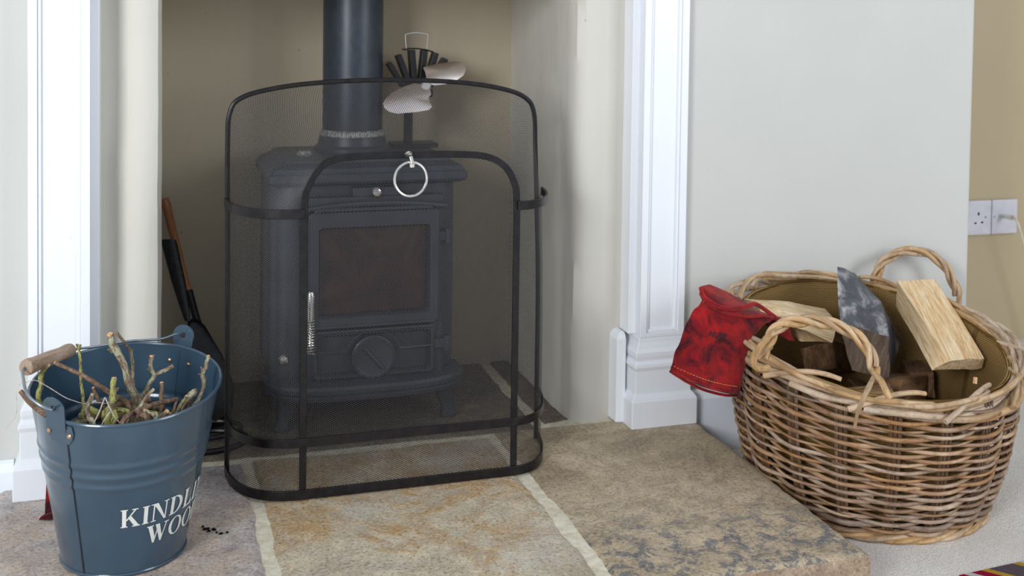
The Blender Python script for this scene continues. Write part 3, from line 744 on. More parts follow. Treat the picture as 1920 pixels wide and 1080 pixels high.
# bail and wooden grip
g0, g1 = at(134, 656, 1.90), at(47, 690, 1.80)
bail = smooth_path([e2+Vector((0, 0, 0)), e2+Vector((-.012, -.012, .006)), at(300, 636, 1.955), at(240, 640, 1.94), at(180, 650, 1.92), g0, (g0+g1)/2+Vector((-.002, 0, .001)), g1, at(44, 712, 1.77), at(52, 740, 1.745), at(75, 760, 1.73), at(98, 769, 1.73), e1], 6)
MB().tube(bail, .0021, 8).build('bail_wire', M['wire'], bucket)
gd = (g1-g0); L = gd.length; gd.normalize(); gp = []
prof = [(0, .006), (.03, .0098), (.1, .0106), (.22, .0093), (.5, .0106), (.8, .0102), (.93, .0112), (.98, .0105), (1, .006)]
gr = MB(); gr.tube([g0+gd*L*a for a, r in prof], [r*1.12 for a, r in prof], 18); gr.build('wooden_grip', M['handlewood'], bucket)

# lettering in a bold serif, built letter by letter on the curved wall
def letter_polys(ch):
    """strokes in a box 1 high; returns (list of polygons, width)"""
    T, S = .20, .055
    def stem(x): return [[(x, 0), (x+T, 0), (x+T, 1), (x, 1)], [(x-.07, 0), (x+T+.07, 0), (x+T+.07, S), (x-.07, S)], [(x-.07, 1-S), (x+T+.07, 1-S), (x+T+.07, 1), (x-.07, 1)]]
    def arcp(cx, cy, rx, ry, tx, ty, a0, a1, n=20):
        out = []
        for k in range(n):
            a, b = math.radians(a0+(a1-a0)*k/n), math.radians(a0+(a1-a0)*(k+1)/n)
            out.append([(cx+rx*math.cos(a), cy+ry*math.sin(a)), (cx+rx*math.cos(b), cy+ry*math.sin(b)), (cx+(rx-tx)*math.cos(b), cy+(ry-ty)*math.sin(b)), (cx+(rx-tx)*math.cos(a), cy+(ry-ty)*math.sin(a))])
        return out
    if ch == 'I': return stem(.09), .38
    if ch == 'K': return stem(.09)+[[(.27, .40), (.33, .36), (.76, 1-S), (.68, 1-S)], [(.38, .52), (.50, .66), (.92, S), (.67, S)], [(.58, 0), (.98, 0), (.98, S), (.58, S)], [(.56, 1-S), (.86, 1-S), (.86, 1), (.56, 1)]], 1.0
    if ch == 'N': return [[(.13, 0), (.20, 0), (.20, 1), (.13, 1)], [(.03, 0), (.30, 0), (.30, S), (.03, S)], [(0, 1-S), (.36, 1-S), (.36, 1), (0, 1)], [(.12, 1), (.36, 1), (.87, 0), (.76, 0)], [(.80, 0), (.87, 0), (.87, 1), (.80, 1)], [(.70, 1-S), (.97, 1-S), (.97, 1), (.70, 1)]], 1.0
    if ch == 'D': return stem(.09)+arcp(.29, .5, .58, .5, .22, .06, -90, 90), .92
    if ch == 'L': return stem(.09)+[[(.29, 0), (.74, 0), (.78, .30), (.73, .30), (.62, .10), (.29, S)]], .80
    if ch == 'G': return arcp(.50, .5, .48, .5, .21, .06, 50, 330)+[[(.66, .05), (.88, .05), (.88, .42), (.66, .42)], [(.56, .38), (.97, .38), (.97, .43), (.56, .43)], [(.80, .68), (.85, .68), (.85, .98), (.80, .90)]], 1.0
    if ch == 'O': return arcp(.50, .5, .48, .5, .20, .055, 0, 360, 32), .98
    if ch == 'W': return [[(.05, 1), (.28, 1), (.50, .24), (.42, 0), (.36, 0)], [(.40, 0), (.46, 0), (.70, 1), (.63, 1)], [(.46, 1), (.70, 1), (.92, .24), (.86, 0), (.80, 0)], [(.82, 0), (.88, 0), (1.16, 1), (1.09, 1)], [(0, 1-S), (.36, 1-S), (.36, 1), (0, 1)], [(.98, 1-S), (1.26, 1-S), (1.26, 1), (.98, 1)]], 1.24
def lettering(text, th_start, z0, h, name):
    mb = MB(); x = 0; R = .118
    for ch in text:
        polys, wdt = letter_polys(ch)
        for pl in polys:
            # subdivide horizontally long quads so they follow the wall
            pts = []
            for a, b in zip(pl, pl[1:]+pl[:1]):
                n = max(1, int(abs(b[0]-a[0])/.12)); pts += [(a[0]+(b[0]-a[0])*k/n, a[1]+(b[1]-a[1])*k/n) for k in range(n)]
            tri = [mb.vert(bk_pt(math.radians(th_start)+(x+px_)*h*.93/R, z0+py_*h, .0010+.00002*(hash(ch) % 3))) for px_, py_ in pts]
            cx_ = sum(p[0] for p in pts)/len(pts); cy_ = sum(p[1] for p in pts)/len(pts)
            c_ = mb.vert(bk_pt(math.radians(th_start)+(x+cx_)*h*.93/R, z0+cy_*h, .0010))
            for k in range(len(tri)): mb.face((tri[k], tri[(k+1) % len(tri)], c_))
        x += wdt+.06
    return mb.build(name, M['print'], bucket, smooth=False)
lettering('KINDLING', -92.5, .095, .033, 'printed_word')
lettering('WOOD', -72, .055, .033, 'printed_word')

# ------------------------------------------------------------------ sticks
def stick(pts, Y, r, mat, label, group='kindling sticks in the bucket', buds=0, tip='cut', root=True, branch=None, n=8):
    """pts: tip first, as (px, py[, Y]); the hidden end runs on down into the bucket"""
    P = [at(p[0], p[1], p[2] if len(p) > 2 else Y) for p in pts]
    if root:
        d = (P[-1]-P[-2]).normalized(); e = P[-1]
        tgt = Vector((-.04+random.uniform(-.05, .05), 1.885+random.uniform(-.05, .05), .03+random.random()*.03))
        q = e.lerp(tgt, .5)+Vector((d.x, d.y, 0))*.01; P += [q, tgt]
    S = smooth_path(P, 5); nn = len(S); R = [r*(.82+.3*i/nn) for i in range(nn)]
    sd = random.random()*50; mb = MB()
    for i in range(nn): S[i] = S[i]+Vector((noise.noise(Vector((i*.45, sd, 0))), noise.noise(Vector((i*.45, sd, 5))), 0))*r*.35
    mb.tube(S, R, n, lump=.28, seed=sd)
    o = mb.build('kindling_stick', M[mat], None, angle=80); tag(o, label, 'stick', group)
    if tip == 'cut':
        d = (S[0]-S[1]).normalized(); u = d.orthogonal().normalized(); v = d.cross(u); e = MB()
        e.loft([[S[0]+d*h+(u*math.cos(a)+v*math.sin(a))*rr for a in [2*math.pi*k/8 for k in range(8)]] for h, rr in ((-.0008, r*.80), (.0006+r*.1, r*.62))]); e.build('cut_end', M['cut'], o)
    if branch:
        for bpts, br in branch:
            B = smooth_path([at(p[0], p[1], p[2] if len(p) > 2 else Y) for p in bpts], 5); b_ = MB(); b_.tube(B, [br*(.8+.3*i/len(B)) for i in range(len(B))], n, lump=.3, seed=sd+3); b_.build('twig', M[mat], o, angle=80)
    for k in range(buds):
        i = random.randrange(1, max(2, nn-12)); d = Vector((random.uniform(-1, 1), random.uniform(-1, 1), random.uniform(0, .6))).normalized()
        b_ = MB(); b_.tube([S[i], S[i]+d*r*1.2, S[i]+d*r*2.2+Vector((0, 0, r*.6))], [r*.6, r*.55, r*.2], 6); b_.build('bud', M[mat], o)
    return o
px = .00084
stick([(206, 627), (213, 649), (229, 675), (244, 727), (255, 762)], 1.83, 7.5*px, 'twig_lichen', 'thickest tall lichen-spotted stick leaning up through the middle of the bucket', buds=2)
stick([(219, 623), (238, 649), (247, 667), (249, 720), (250, 767)], 1.86, 3.2*px, 'twig_lichen', 'thin crooked twig rising just right of the thickest tall stick', buds=3, tip='')
stick([(284, 668), (283, 690), (289, 703), (278, 724), (264, 757)], 1.86, 4.6*px, 'twig_lichen', 'forked lichen-covered stick with a side branch pointing right', buds=2, branch=[([(289, 704), (301, 698), (313, 693), (325, 686)], 4.2*px)])
stick([(146, 646), (150, 671), (152, 715), (157, 760), (158, 790)], 1.80, 2.8*px, 'twig_green', 'thin green lichened twig standing upright at left of the bucket, small forked tip', buds=6, tip='', branch=[([(147, 655), (143, 645)], 1.8*px), ([(147, 655), (152, 646)], 1.6*px)])
stick([(103, 680, 1.80), (132, 693, 1.80), (164, 709, 1.80), (207, 738, 1.80), (248, 772, 1.80)], 1.80, 4.6*px, 'twig_brown', 'long brown stick lying diagonally from the left rim to the centre')
stick([(213, 709), (212, 730), (211, 752), (202, 792)], 1.78, 6*px, 'twig_green', 'stubby upright stick with yellow-green lichen and an orange cut end', buds=2)
stick([(175, 738), (164, 764), (167, 785), (176, 797)], 1.77, 5*px, 'twig_lichen', 'short bowed grey-green stick in front of the left upright twig', tip='')
stick([(175, 727), (184, 749), (196, 773)], 1.80, 4*px, 'twig_brown', 'short brown stick stub beside the bowed grey-green one')
stick([(331, 749, 1.82), (300, 755, 1.80), (269, 767, 1.78), (228, 795, 1.745)], 1.78, 5*px, 'twig_brown', 'bent brown stick lying low across the right half of the bucket', branch=[([(331, 749, 1.82), (328, 764, 1.81), (322, 780, 1.80)], 3.2*px)])
stick([(288, 730), (273, 747), (260, 767), (240, 793)], 1.765, 3.6*px, 'twig_lichen', 'slender lichened twig crossing the low brown stick')
stick([(303, 717), (303, 751), (304, 782)], 1.83, 4.8*px, 'twig_brown', 'short upright reddish-brown stick right of centre')
stick([(391, 667), (385, 690), (380, 702), (372, 750)], 1.86, 4.2*px, 'twig_lichen', 'knobbly stick leaning against the right rim of the bucket', buds=3)
stick([(364, 733), (356, 748), (345, 768)], 1.82, 8.5*px, 'twig_lichen', 'thick short stub with a fresh cut top at the right rim')
stick([(350, 742), (344, 752), (338, 762)], 1.80, 3.6*px, 'twig_green', 'small greenish twig stub beside the thick right-hand stub')
stick([(91, 684), (79, 700), (77, 719), (79, 770)], 1.83, 5*px, 'twig_green', 'yellow-green stick rising at the left rim below the wooden grip')
stick([(39, 733, 1.79), (58, 757, 1.78), (87, 779, 1.77)], 1.78, 5*px, 'twig_brown', 'stick poking out over the left rim of the bucket', root=False)
stick([(270, 770), (281, 777), (291, 787)], 1.76, 5.5*px, 'twig_lichen', 'short grey stick stub low beside the front rim, right of centre')
stick([(313, 772), (306, 780), (296, 792)], 1.775, 6*px, 'twig_lichen', 'stub with a dark ringed cut end below the bent brown stick')
stick([(255, 768), (264, 776), (276, 792)], 1.755, 6*px, 'twig_brown', 'short thick brown stub under the crossing sticks', tip='')
stick([(241, 772), (226, 768), (212, 770), (195, 780)], 1.79, 5*px, 'twig_green', 'mossy stick lying flat between the uprights', tip='')
stick([(122, 797), (140, 792), (162, 790)], 1.775, 4.5*px, 'twig_green', 'mossy stick lying flat at the front left inside the rim', tip='', root=False)
stick([(214, 770), (216, 784), (214, 798)], 1.755, 5.5*px, 'twig_green', 'short stub covered in bright yellow lichen at the front rim', tip='')
for k in range(34):        # the pile that fills the bucket below
    a = random.uniform(0, 6.28); r1 = random.uniform(.02, .075); z = random.uniform(.12, .243)
    p = Vector((-.037+r1*math.cos(a), 1.872+r1*math.sin(a), z)); d = Vector((math.cos(a+random.uniform(1.8, 4.2)), math.sin(a+random.uniform(1.8, 4.2)), random.uniform(-.5, .1))).normalized()
    q = p+d*random.uniform(.06, .11); v_ = Vector((q.x+.037, q.y-1.872)); 
    if v_.length > .088: v_ *= .088/v_.length; q.x, q.y = v_.x-.037, v_.y+1.872
    P = smooth_path([p, (p+q)/2+Vector((0, 0, random.uniform(-.006, .006))), q], 5)
    o = MB().tube(P, random.uniform(.0035, .006), 7, lump=.3, seed=k*3.1).build('kindling_stick', M[random.choice(['twig_brown', 'twig_lichen', 'twig_green'])], None, angle=80)
    tag(o, 'short stick buried in the pile low inside the blue bucket', 'stick', 'buried kindling low in the bucket')
def stalk(pts, Y, r, label, mat='stalk'):
    P = smooth_path([at(p[0], p[1], p[2] if len(p) > 2 else Y) for p in pts], 6)
    tag(MB().tube(P, r, 5).build('dry_stalk', M[mat]), label, 'stalk', 'thin dry stalks in the bucket')
stalk([(172, 800), (185, 775), (194, 752), (197, 746), (202, 756), (214, 780), (229, 797)], 1.75, .0008, 'pale pinkish bent straw standing at the front of the bucket')
stalk([(190, 798), (197, 785), (207, 772)], 1.752, .0008, 'short pale straw under the bent one')
stalk([(48, 718, 1.80), (66, 713, 1.80), (91, 726, 1.79), (120, 744, 1.785), (140, 752, 1.78), (160, 757, 1.78), (185, 755, 1.78), (207, 758, 1.79)], 1.79, .0006, 'thin grey tendril curling across the left half of the bucket')
stalk([(50, 716, 1.80), (38, 720, 1.79), (31, 735, 1.785), (31, 775, 1.78), (18, 795, 1.775), (-4, 822, 1.77)], 1.79, .0004, 'hair-thin tendril hanging outside the bucket at far left')

# red folded strip behind the bucket
rp = on_floor(88, 972); rb = MB()
rb.loft([[(rp.x-.004, rp.y, .001), (rp.x+.012, rp.y-.004, .001), (rp.x+.012, rp.y+.002, .001), (rp.x-.003, rp.y+.006, .001)], [(rp.x-.002, rp.y+.008, .05), (rp.x+.011, rp.y+.004, .05), (rp.x+.011, rp.y+.009, .05), (rp.x-.002, rp.y+.013, .05)], [(rp.x+.001, rp.y+.02, .12), (rp.x+.012, rp.y+.016, .12), (rp.x+.012, rp.y+.02, .12), (rp.x+.001, rp.y+.024, .12)]])
o = rb.build('red_strap', M['suede'], None, bevel=.001); tag(o, 'narrow red leather strip standing behind the left side of the blue bucket', 'strap')
fo = MB(); fo.loft([[(rp.x-.014, rp.y-.006, .001), (rp.x+.010, rp.y-.012, .001), (rp.x+.010, rp.y, .001), (rp.x-.006, rp.y+.004, .001)], [(rp.x-.010, rp.y-.003, .006), (rp.x+.010, rp.y-.008, .010), (rp.x+.010, rp.y, .012), (rp.x-.003, rp.y+.003, .008)]]); fo.build('folded_tip', M['suede'], o, bevel=.0015)
# soot mark is a few charcoal crumbs on the stone
for k in range(10):
    p = on_floor(378+k*5+random.uniform(-3, 3), 992+k*1.2+random.uniform(-4, 4)); r = random.uniform(.0012, .0032)
    c = MB(); c.loft([[(p.x+rr*(1.5 if k % 2 else 1)*math.cos(a+k), p.y+rr*math.sin(a+k), z) for a in [2*math.pi*j/6 for j in range(6)]] for rr, z in ((r, .0005), (r*.9, .0022), (r*.3, .0034))])
    tag(c.build('charcoal_crumb', M['void'], None, smooth=False), 'tiny black charcoal crumb on the hearth between bucket and screen', 'crumb', 'charcoal crumbs right of the bucket')

# ------------------------------------------------------------------ hearth tools in the left of the recess
shovel = thing('ash_shovel', (.09, 2.40, 0), 'black metal ash shovel with hollow handle leaning in the recess behind the bucket', 'shovel')
h0, h1 = at(316, 450, 2.52), at(352, 602, 2.44)
R = []; ax = (h1-h0).normalized(); side = Vector((1, -.3, 0)).normalized(); fr_ = ax.cross(side)
for t, w_, d_ in ((0, .0165, .0085), (.05, .0170, .0088), (.5, .0150, .008), (.8, .0105, .006), (1, .0065, .004)):
    c = h0.lerp(h1, t); R.append([c+side*w_*math.cos(a)+fr_*d_*math.sin(a) for a in [2*math.pi*k/16 for k in range(16)]])
MB().loft(R).build('handle', bk, shovel)
sh_ = MB(); out = [(352, 600), (366, 596), (384, 610), (398, 634), (414, 660), (428, 690), (440, 725), (436, 770), (404, 790), (372, 770), (360, 720), (352, 660)]
F0 = [at(x, y, 2.44-(y-600)*.0007) for x, y in out]; cen = sum(F0, Vector())/len(F0)
a = [sh_.vert(p) for p in F0]; b = [sh_.vert(p.lerp(cen, .12)+Vector((0, .016, 0))) for p in F0]; c_ = sh_.vert(cen+Vector((0, .02, 0)))
a2 = [sh_.vert(p+Vector((0, .003, -.002))) for p in F0]; b2_ = [sh_.vert(p.lerp(cen, .10)+Vector((0, .020, 0))) for p in F0]; c2_ = sh_.vert(cen+Vector((0, .024, 0)))
n = len(a)
for k in range(n):
    k2 = (k+1) % n; sh_.face((a[k], a[k2], b[k2], b[k])); sh_.face((b[k], b[k2], c_)); sh_.face((a2[k2], a2[k], b2_[k], b2_[k2])); sh_.face((b2_[k2], b2_[k], c2_)); sh_.face((a[k2], a[k], a2[k], a2[k2]))
sh_.build('blade', bk, shovel)
brush = thing('hearth_brush', (.1, 2.46, 0), 'hearth brush with brown wooden handle leaning against the recess corner', 'brush')
MB().tube(smooth_path([at(307, 373, 2.655), at(312, 386, 2.65), at(318, 410, 2.635), at(328, 450, 2.60), at(342, 505, 2.56), at(354, 548, 2.525)], 5), [.006]+[.0105]*6+[.0095]*6+[.009]*6+[.0075]*7, 14).build('wooden_handle', M['toolwood'], brush)
MB().tube([at(354, 546, 2.527), at(366, 590, 2.495), at(384, 650, 2.455), at(398, 700, 2.42)], [.0088, .008, .009, .012], 12).build('ferrule', bk, brush)
tf = at(398, 700, 2.42); hd_ = MB(); hd_.loft([[(tf.x+w_*x, tf.y+.5*w_*y, z) for x, y in rrect(-1, 1, -1, 1, .4, 3)] for z, w_ in ((.002, .038), (.05, .036), (.09, .03), (tf.z+.004, .013))]); hd_.build('brush_head', bk, brush)
loop = MB(); pts = []
for k in range(40):
    a = 2*math.pi*k/40; pts.append((.100+.075*math.cos(a), 2.315+.05*math.sin(a), .030))
loop.tube(pts, .0055, 8, closed=True)
base = thing('tool_stand', (.125, 2.315, 0), 'black bent-rod tool stand base on the stone beside the screen', 'stand')
loop.build('hoop', bk, base)
MB().tube([(.100+.085*math.cos(2*math.pi*k/40), 2.315+.06*math.sin(2*math.pi*k/40), .0065) for k in range(40)], .0055, 8, closed=True).build('hoop', bk, base)
for a in (20, 140, 260):
    a = math.radians(a); MB().tube([(.100+.085*math.cos(a), 2.315+.06*math.sin(a), .0065), (.100+.075*math.cos(a), 2.315+.05*math.sin(a), .03)], .004, 6).build('strut', bk, base)

# ------------------------------------------------------------------ wicker basket
BX, BY, BR = 1.36, 1.90, .28
basket = thing('wicker_basket', (BX, BY, CARPET), 'large round brown willow log basket with two twisted handles, holding firewood', 'basket')
def bz(th): return .25+.05*math.sin(th)
def bpt(th, t, dr=0):
    """t 0 base .. 1 rim"""
    zr = bz(th); z = CARPET+.008+(zr-.018-CARPET-.008)*t
    r = .212+.058*t**.75+.010*math.sin(t*math.pi)+dr
    return Vector((BX+r*math.cos(th), BY+r*math.sin(th), z))
NBN = 18
random.seed(21)
for b in range(NBN):
    th0 = 2*math.pi*b/NBN+.08
    for j in (-1, 0, 1):
        th = th0+j*.030; P = [bpt(th, t, -.003) for t in [k/8 for k in range(9)]]; P[-1] = bpt(th, 1.02, -.003)
        MB().tube(P, .0036, 6, seed=b+j*.3).build('stake', M['stake'], basket)
NR = 33; half = NBN/2
for r_ in range(NR):
    t0 = .012+.965*r_/(NR-1); rad = random.uniform(.0032, .0052); nseg = 3; off = random.random()*6.28
    for s_ in range(nseg):
        a0 = off+2*math.pi*s_/nseg; a1 = a0+2*math.pi/nseg+.22; n = 46; P = []; Rr = []
        rs = rad*random.uniform(.88, 1.12); w1, w2 = random.random()*20, random.random()*20
        for k in range(n+1):
            u = k/n; th = a0+(a1-a0)*u; wv = math.cos(half*(th-.08)+math.pi*r_)
            tuck = -.012*(max(0, (.06-u)/.06)+max(0, (u-.94)/.06))
            dt = .007*noise.noise(Vector((th*1.4, w1, 0)))+.004*noise.noise(Vector((th*4, w2, 0)))
            P.append(bpt(th, t0+dt-.004*wv, .0085*wv+tuck)); Rr.append(rs*(1-.25*u))
        MB().tube(P, Rr, 6, seed=random.random()*30, lump=.12).build('weaver', M['wicker'], basket, angle=80)
# foot border
for k in range(3):
    P = [Vector((BX+(.219+.006*math.cos(9*a+k*2.1))*math.cos(a), BY+(.219+.006*math.cos(9*a+k*2.1))*math.sin(a), CARPET+.009+.004*math.sin(9*a+k*2.1))) for a in [2*math.pi*j/150 for j in range(150)]]
    MB().tube(P, .0052, 7, closed=True).build('foot_rod', M['wicker_pale'], basket)
MB().lathe([(.19, CARPET+.006), (.205, CARPET+.008), (.205, CARPET+.016), (.19, CARPET+.018)], BX, BY, 48).build('woven_base', M['stake'], basket)
# rolled rim of thick rods, each sweeping from outside low to inside high
def rimpt(th, a, b): 
    r = .272+a; return Vector((BX+r*math.cos(th), BY+r*math.sin(th), bz(th)-.006+b))
for k in range(13):
    a0 = 2*math.pi*k/13+.2; span = 2*math.pi*.46; P = []; n = 60; Rr = []
    w1 = random.random()*30
    for j in range(n+1):
        u = j/n; th = a0+span*u
        ph = u*math.pi*2.0
        a = .0125*math.cos(ph+.4)+.002; b = -.024+.042*u+.008*math.sin(ph*1.5+k)
        if u < .08: a -= .008*(.08-u)/.08
        if u > .9: a -= .03*(u-.9)/.1; b -= .02*(u-.9)/.1
        b += .004*noise.noise(Vector((th*3, w1, 0)))
        P.append(rimpt(th, a, b)); Rr.append(.0064*(1-.3*u))
    MB().tube(P, Rr, 8, seed=k*2.7, lump=.1).build('rim_rod', M['wicker_pale'], basket, angle=80)
for k in range(11):      # crossing rods of the border
    a0 = 2*math.pi*k/11+.55; P = [rimpt(a0+.5*u, .018-.036*u, -.022+.040*math.sin(u*math.pi*.62)) for u in [j/14 for j in range(15)]]
    MB().tube(P, [.0058*(1-.25*j/14) for j in range(15)], 8, seed=k*1.9, lump=.1).build('cross_rod', M['wicker_pale'], basket, angle=80)
# big loose loop at the left rim
lp = [at(1368, 600, 2.02), at(1361, 560, 2.02), at(1368, 540, 2.03), at(1390, 532, 2.05), at(1388, 545, 2.05), at(1378, 570, 2.03)]
MB().tube(smooth_path(lp, 6), .005, 8, lump=.1, seed=4).build('rim_loop', M['wicker_pale'], basket)
lp = [at(1385, 560, 2.03), at(1400, 530, 2.06), at(1425, 516, 2.08), at(1470, 518, 2.13), at(1530, 520, 2.15), at(1600, 530, 2.16)]
MB().tube(smooth_path(lp, 6), .005, 8, lump=.1, seed=8).build('rim_rod', M['wicker_pale'], basket)
# twisted handles
def rope_handle(path, tails, name='handle', rad=.0058, twist=.0068, turns=2.6, strands=3):
    S = smooth_path(path, 10); n = len(S); hnd_ = None
    for s_ in range(strands):
        P = []
        for i in range(n):
            t = (S[min(i+1, n-1)]-S[max(i-1, 0)]).normalized(); u = t.cross(Vector((.3, 1, .2))).normalized(); v = t.cross(u)
            a = 2*math.pi*(turns*i/n+s_/strands); P.append(S[i]+(u*math.cos(a)+v*math.sin(a))*twist)
        if s_ < len(tails): P += smooth_path([P[-1]]+[at(*q) for q in tails[s_]], 5)[1:]
        o = MB().tube(P, rad*(1-.07*s_), 8, lump=.08, seed=s_*5+rad*999).build(name if s_ == 0 else 'handle_strand', M['wicker_pale'], basket if s_ == 0 else hnd_, angle=80)
        if s_ == 0: hnd_ = o
    return hnd_
rope_handle([at(1428, 672, 1.73), at(1440, 640, 1.735), at(1462, 612, 1.74), at(1500, 602, 1.74), at(1545, 604, 1.735), at(1590, 620, 1.72), at(1625, 650, 1.70), at(1640, 690, 1.68)],
            [[(1652, 715, 1.635), (1662, 735, 1.61), (1668, 746, 1.605)], [(1645, 700, 1.66), (1638, 710, 1.66)]])
MB().tube(smooth_path([at(1462, 612, 1.74), at(1440, 632, 1.73), at(1422, 655, 1.70), at(1413, 675, 1.69), at(1420, 690, 1.69), at(1440, 690, 1.70)], 6), .0062, 8, lump=.1).build('handle_strand', M['wicker_pale'], basket)
rope_handle([at(1644, 545, 2.13), at(1642, 520, 2.13), at(1658, 490, 2.14), at(1695, 472, 2.15), at(1735, 474, 2.15), at(1768, 495, 2.14), at(1785, 525, 2.13), at(1795, 552, 2.12)], [[(1798, 570, 2.11), (1800, 590, 2.10)]], turns=2.2)
MB().tube(smooth_path([at(1640, 705, 1.66), at(1622, 740, 1.615), at(1608, 775, 1.612), at(1603, 798, 1.62)], 5), [.005]*5+[.0042]*5+[.003]*6, 7, lump=.1).build('stray_end', M['wicker_pale'], basket)
MB().tube([at(1828, 720, 1.672), at(1829, 708, 1.676)], .004, 6).build('cut_end', M['cut'], basket)
# hessian lining
ln = MB(); rows_ = []; gl = []
for z_, r_ in ((-.006, .254), (-.02, .247), (-.05, .240), (-.10, .232), (-.17, .220), (-.26, .200)):
    row = []; g = []
    for k in range(120):
        th = 2*math.pi*k/120; rr = r_+.004*noise.noise(Vector((math.cos(th)*3, math.sin(th)*3, z_*14)))
        zz = max(bz(th)+z_+.003*noise.noise(Vector((math.cos(th)*4, math.sin(th)*4, 2))), CARPET+.022)
        row.append((BX+rr*math.cos(th), BY+rr*math.sin(th), zz)); g.append((th*.25, zz, 0))
    rows_.append(row); gl.append(g)
ln.loft(rows_, cap=False, gl=gl); lo = ln.build('hessian_lining', M['burlap'], basket)
sol = lo.modifiers.new('solidify', 'SOLIDIFY'); sol.thickness = .0015
MB().tube([Vector(rows_[0][k]) for k in range(120)], .0042, 7, closed=True).build('lining_hem', M['burlap'], lo)
MB().lathe([(.02, CARPET+.022), (.2, CARPET+.022), (.2, CARPET+.024), (.02, CARPET+.024)], BX, BY, 40).build('lining_floor', M['burlap'], lo)

# ------------------------------------------------------------------ firewood
def hexa(corners, mats, face_mat, name, parent, nu=14, nv=8, amp=.004, seed=0, length_axis=0):
    """corners: 4 at end A then 4 at end B (same order round). faces: 4 sides + 2 ends"""
    A, Bc = corners[:4], corners[4:]; mb = MB(); Lg = sum(((Bc[i]-A[i]).length for i in range(4)))/4
    def disp(p, g):
        q = Vector((g[0]*26+seed, g[1]*26, g[2]*5)); d = noise.fractal(q, .8, 2, 3)
        return p+Vector((noise.noise(q+Vector((9, 0, 0))), noise.noise(q+Vector((0, 9, 0))), d))*amp
    def patch(P00, P10, P11, P01, G00, G10, G11, G01, m, n1, n2):
        ids = []
        for j in range(n2+1):
            row = []
            for i in range(n1+1):
                u, v = i/n1, j/n2
                p = (P00*(1-u)+P10*u)*(1-v)+(P01*(1-u)+P11*u)*v; g = (G00*(1-u)+G10*u)*(1-v)+(G01*(1-u)+G11*u)*v
                row.append(mb.vert(disp(p, g), g))
            ids.append(row)
        for j in range(n2):
            for i in range(n1): mb.face((ids[j][i], ids[j][i+1], ids[j+1][i+1], ids[j+1][i]), m)
    gA = []
    c0 = sum(A, Vector())/4
    ux = (A[1]-A[0]).normalized(); ax_ = (sum(Bc, Vector())/4-c0).normalized(); uy = ax_.cross(ux).normalized()
    gg = lambda p, base: Vector(((p-base).dot(ux)+seed, (p-base).dot(uy), (p-c0).dot(ax_)))
    GA = [gg(p, c0) for p in A]; GB = [gg(p, sum(Bc, Vector())/4) for p in Bc]
    for k in range(4):
        k2 = (k+1) % 4; patch(A[k], Bc[k], Bc[k2], A[k2], GA[k], GB[k], GB[k2], GA[k2], face_mat[k], 22, nv)
    patch(A[0], A[1], A[2], A[3], GA[0], GA[1], GA[2], GA[3], face_mat[4], nv, nv)
    patch(Bc[0], Bc[1], Bc[2], Bc[3], GB[0], GB[1], GB[2], GB[3], face_mat[5], nv, nv)
    bm_ = mb.build(name, mats, parent, smooth=True, angle=40)
    bm = bmesh.new(); bm.from_mesh(bm_.data); bmesh.ops.remove_doubles(bm, verts=bm.verts, dist=.0004); bmesh.ops.recalc_face_normals(bm, faces=bm.faces); bm.to_mesh(bm_.data); bm.free()
    bm_.data.set_sharp_from_angle(angle=math.radians(40))
    return bm_
sw, bkm, eg, dk = M['splitwood'], M['bark'], M['endgrain'], M['darkwood']
A_ = [at(1682, 526, 2.02), at(1753, 524, 2.03), at(1762, 560, 2.06), at(1680, 575, 2.04)]
B_ = [at(1779, 678, 1.80), at(1845, 672, 1.82), at(1843, 690, 1.83), at(1748, 694, 1.81)]
o = hexa(A_+B_, [sw, sw], [0, 0, 0, 0, 1, 1], 'firewood_log', None, amp=.003, seed=2.2); tag(o, 'pale honey-coloured split log lying across the basket, right of the grey one', 'log')
A_ = [at(1570, 500, 2.07), at(1603, 511, 2.09), at(1625, 560, 2.12), at(1578, 560, 2.12)]
B_ = [at(1575, 603, 1.86), at(1668, 632, 1.87), at(1668, 710, 1.90), at(1596, 695, 1.90)]
# curved upper flank of the bark wedge
Mi = [at(1571, 552, 1.965), at(1652, 566, 1.975), at(1690, 640, 2.0), at(1590, 640, 2.02)]
def log_chain(rings, mats, name, amp, seed, endm=1):
    mb = MB(); n = 4; sub = 7; R = []; GL = []
    full = []
    for a, b in zip(rings[:-1], rings[1:]):
        for k in range(8): full.append([a[i].lerp(b[i], k/8) for i in range(n)])
    full.append(rings[-1]); L = 0
    for q, rg in enumerate(full):
        if q: L += (sum(rg, Vector())/n-sum(full[q-1], Vector())/n).length
        row, gl_ = [], []
        c = sum(rg, Vector())/n
        for i in range(n):
            for k in range(sub):
                p = rg[i].lerp(rg[(i+1) % n], k/sub); loc = p-c; g = Vector((loc.x+seed, loc.y+loc.z*.5, L))
                qn = Vector((loc.x*30+seed, loc.z*30, L*9)); p = p+Vector((noise.noise(qn), noise.noise(qn+Vector((5, 5, 5))), noise.noise(qn+Vector((9, 1, 3)))))*amp
                row.append(p); gl_.append(g)
        R.append(row); GL.append(gl_)
    mb.loft(R, True, gl=GL); mb.mi[-1] = endm; mb.mi[-2] = endm
    return mb.build(name, mats, None, smooth=True, angle=45)
o = log_chain([A_, Mi, B_], [bkm, eg], 'firewood_log', .003, 5.5); tag(o, 'dark grey bark-covered wedge of log standing up in the middle of the basket', 'log')
A_ = [at(1392, 560, 2.06), at(1420, 566, 2.04), at(1430, 596, 2.0), at(1410, 590, 2.05)]
Mi = [at(1480, 566, 2.06), at(1500, 592, 1.98), at(1510, 618, 1.96), at(1480, 620, 2.03)]
B_ = [at(1548, 580, 2.05), at(1572, 606, 1.96), at(1560, 642, 1.94), at(1500, 640, 2.0)]
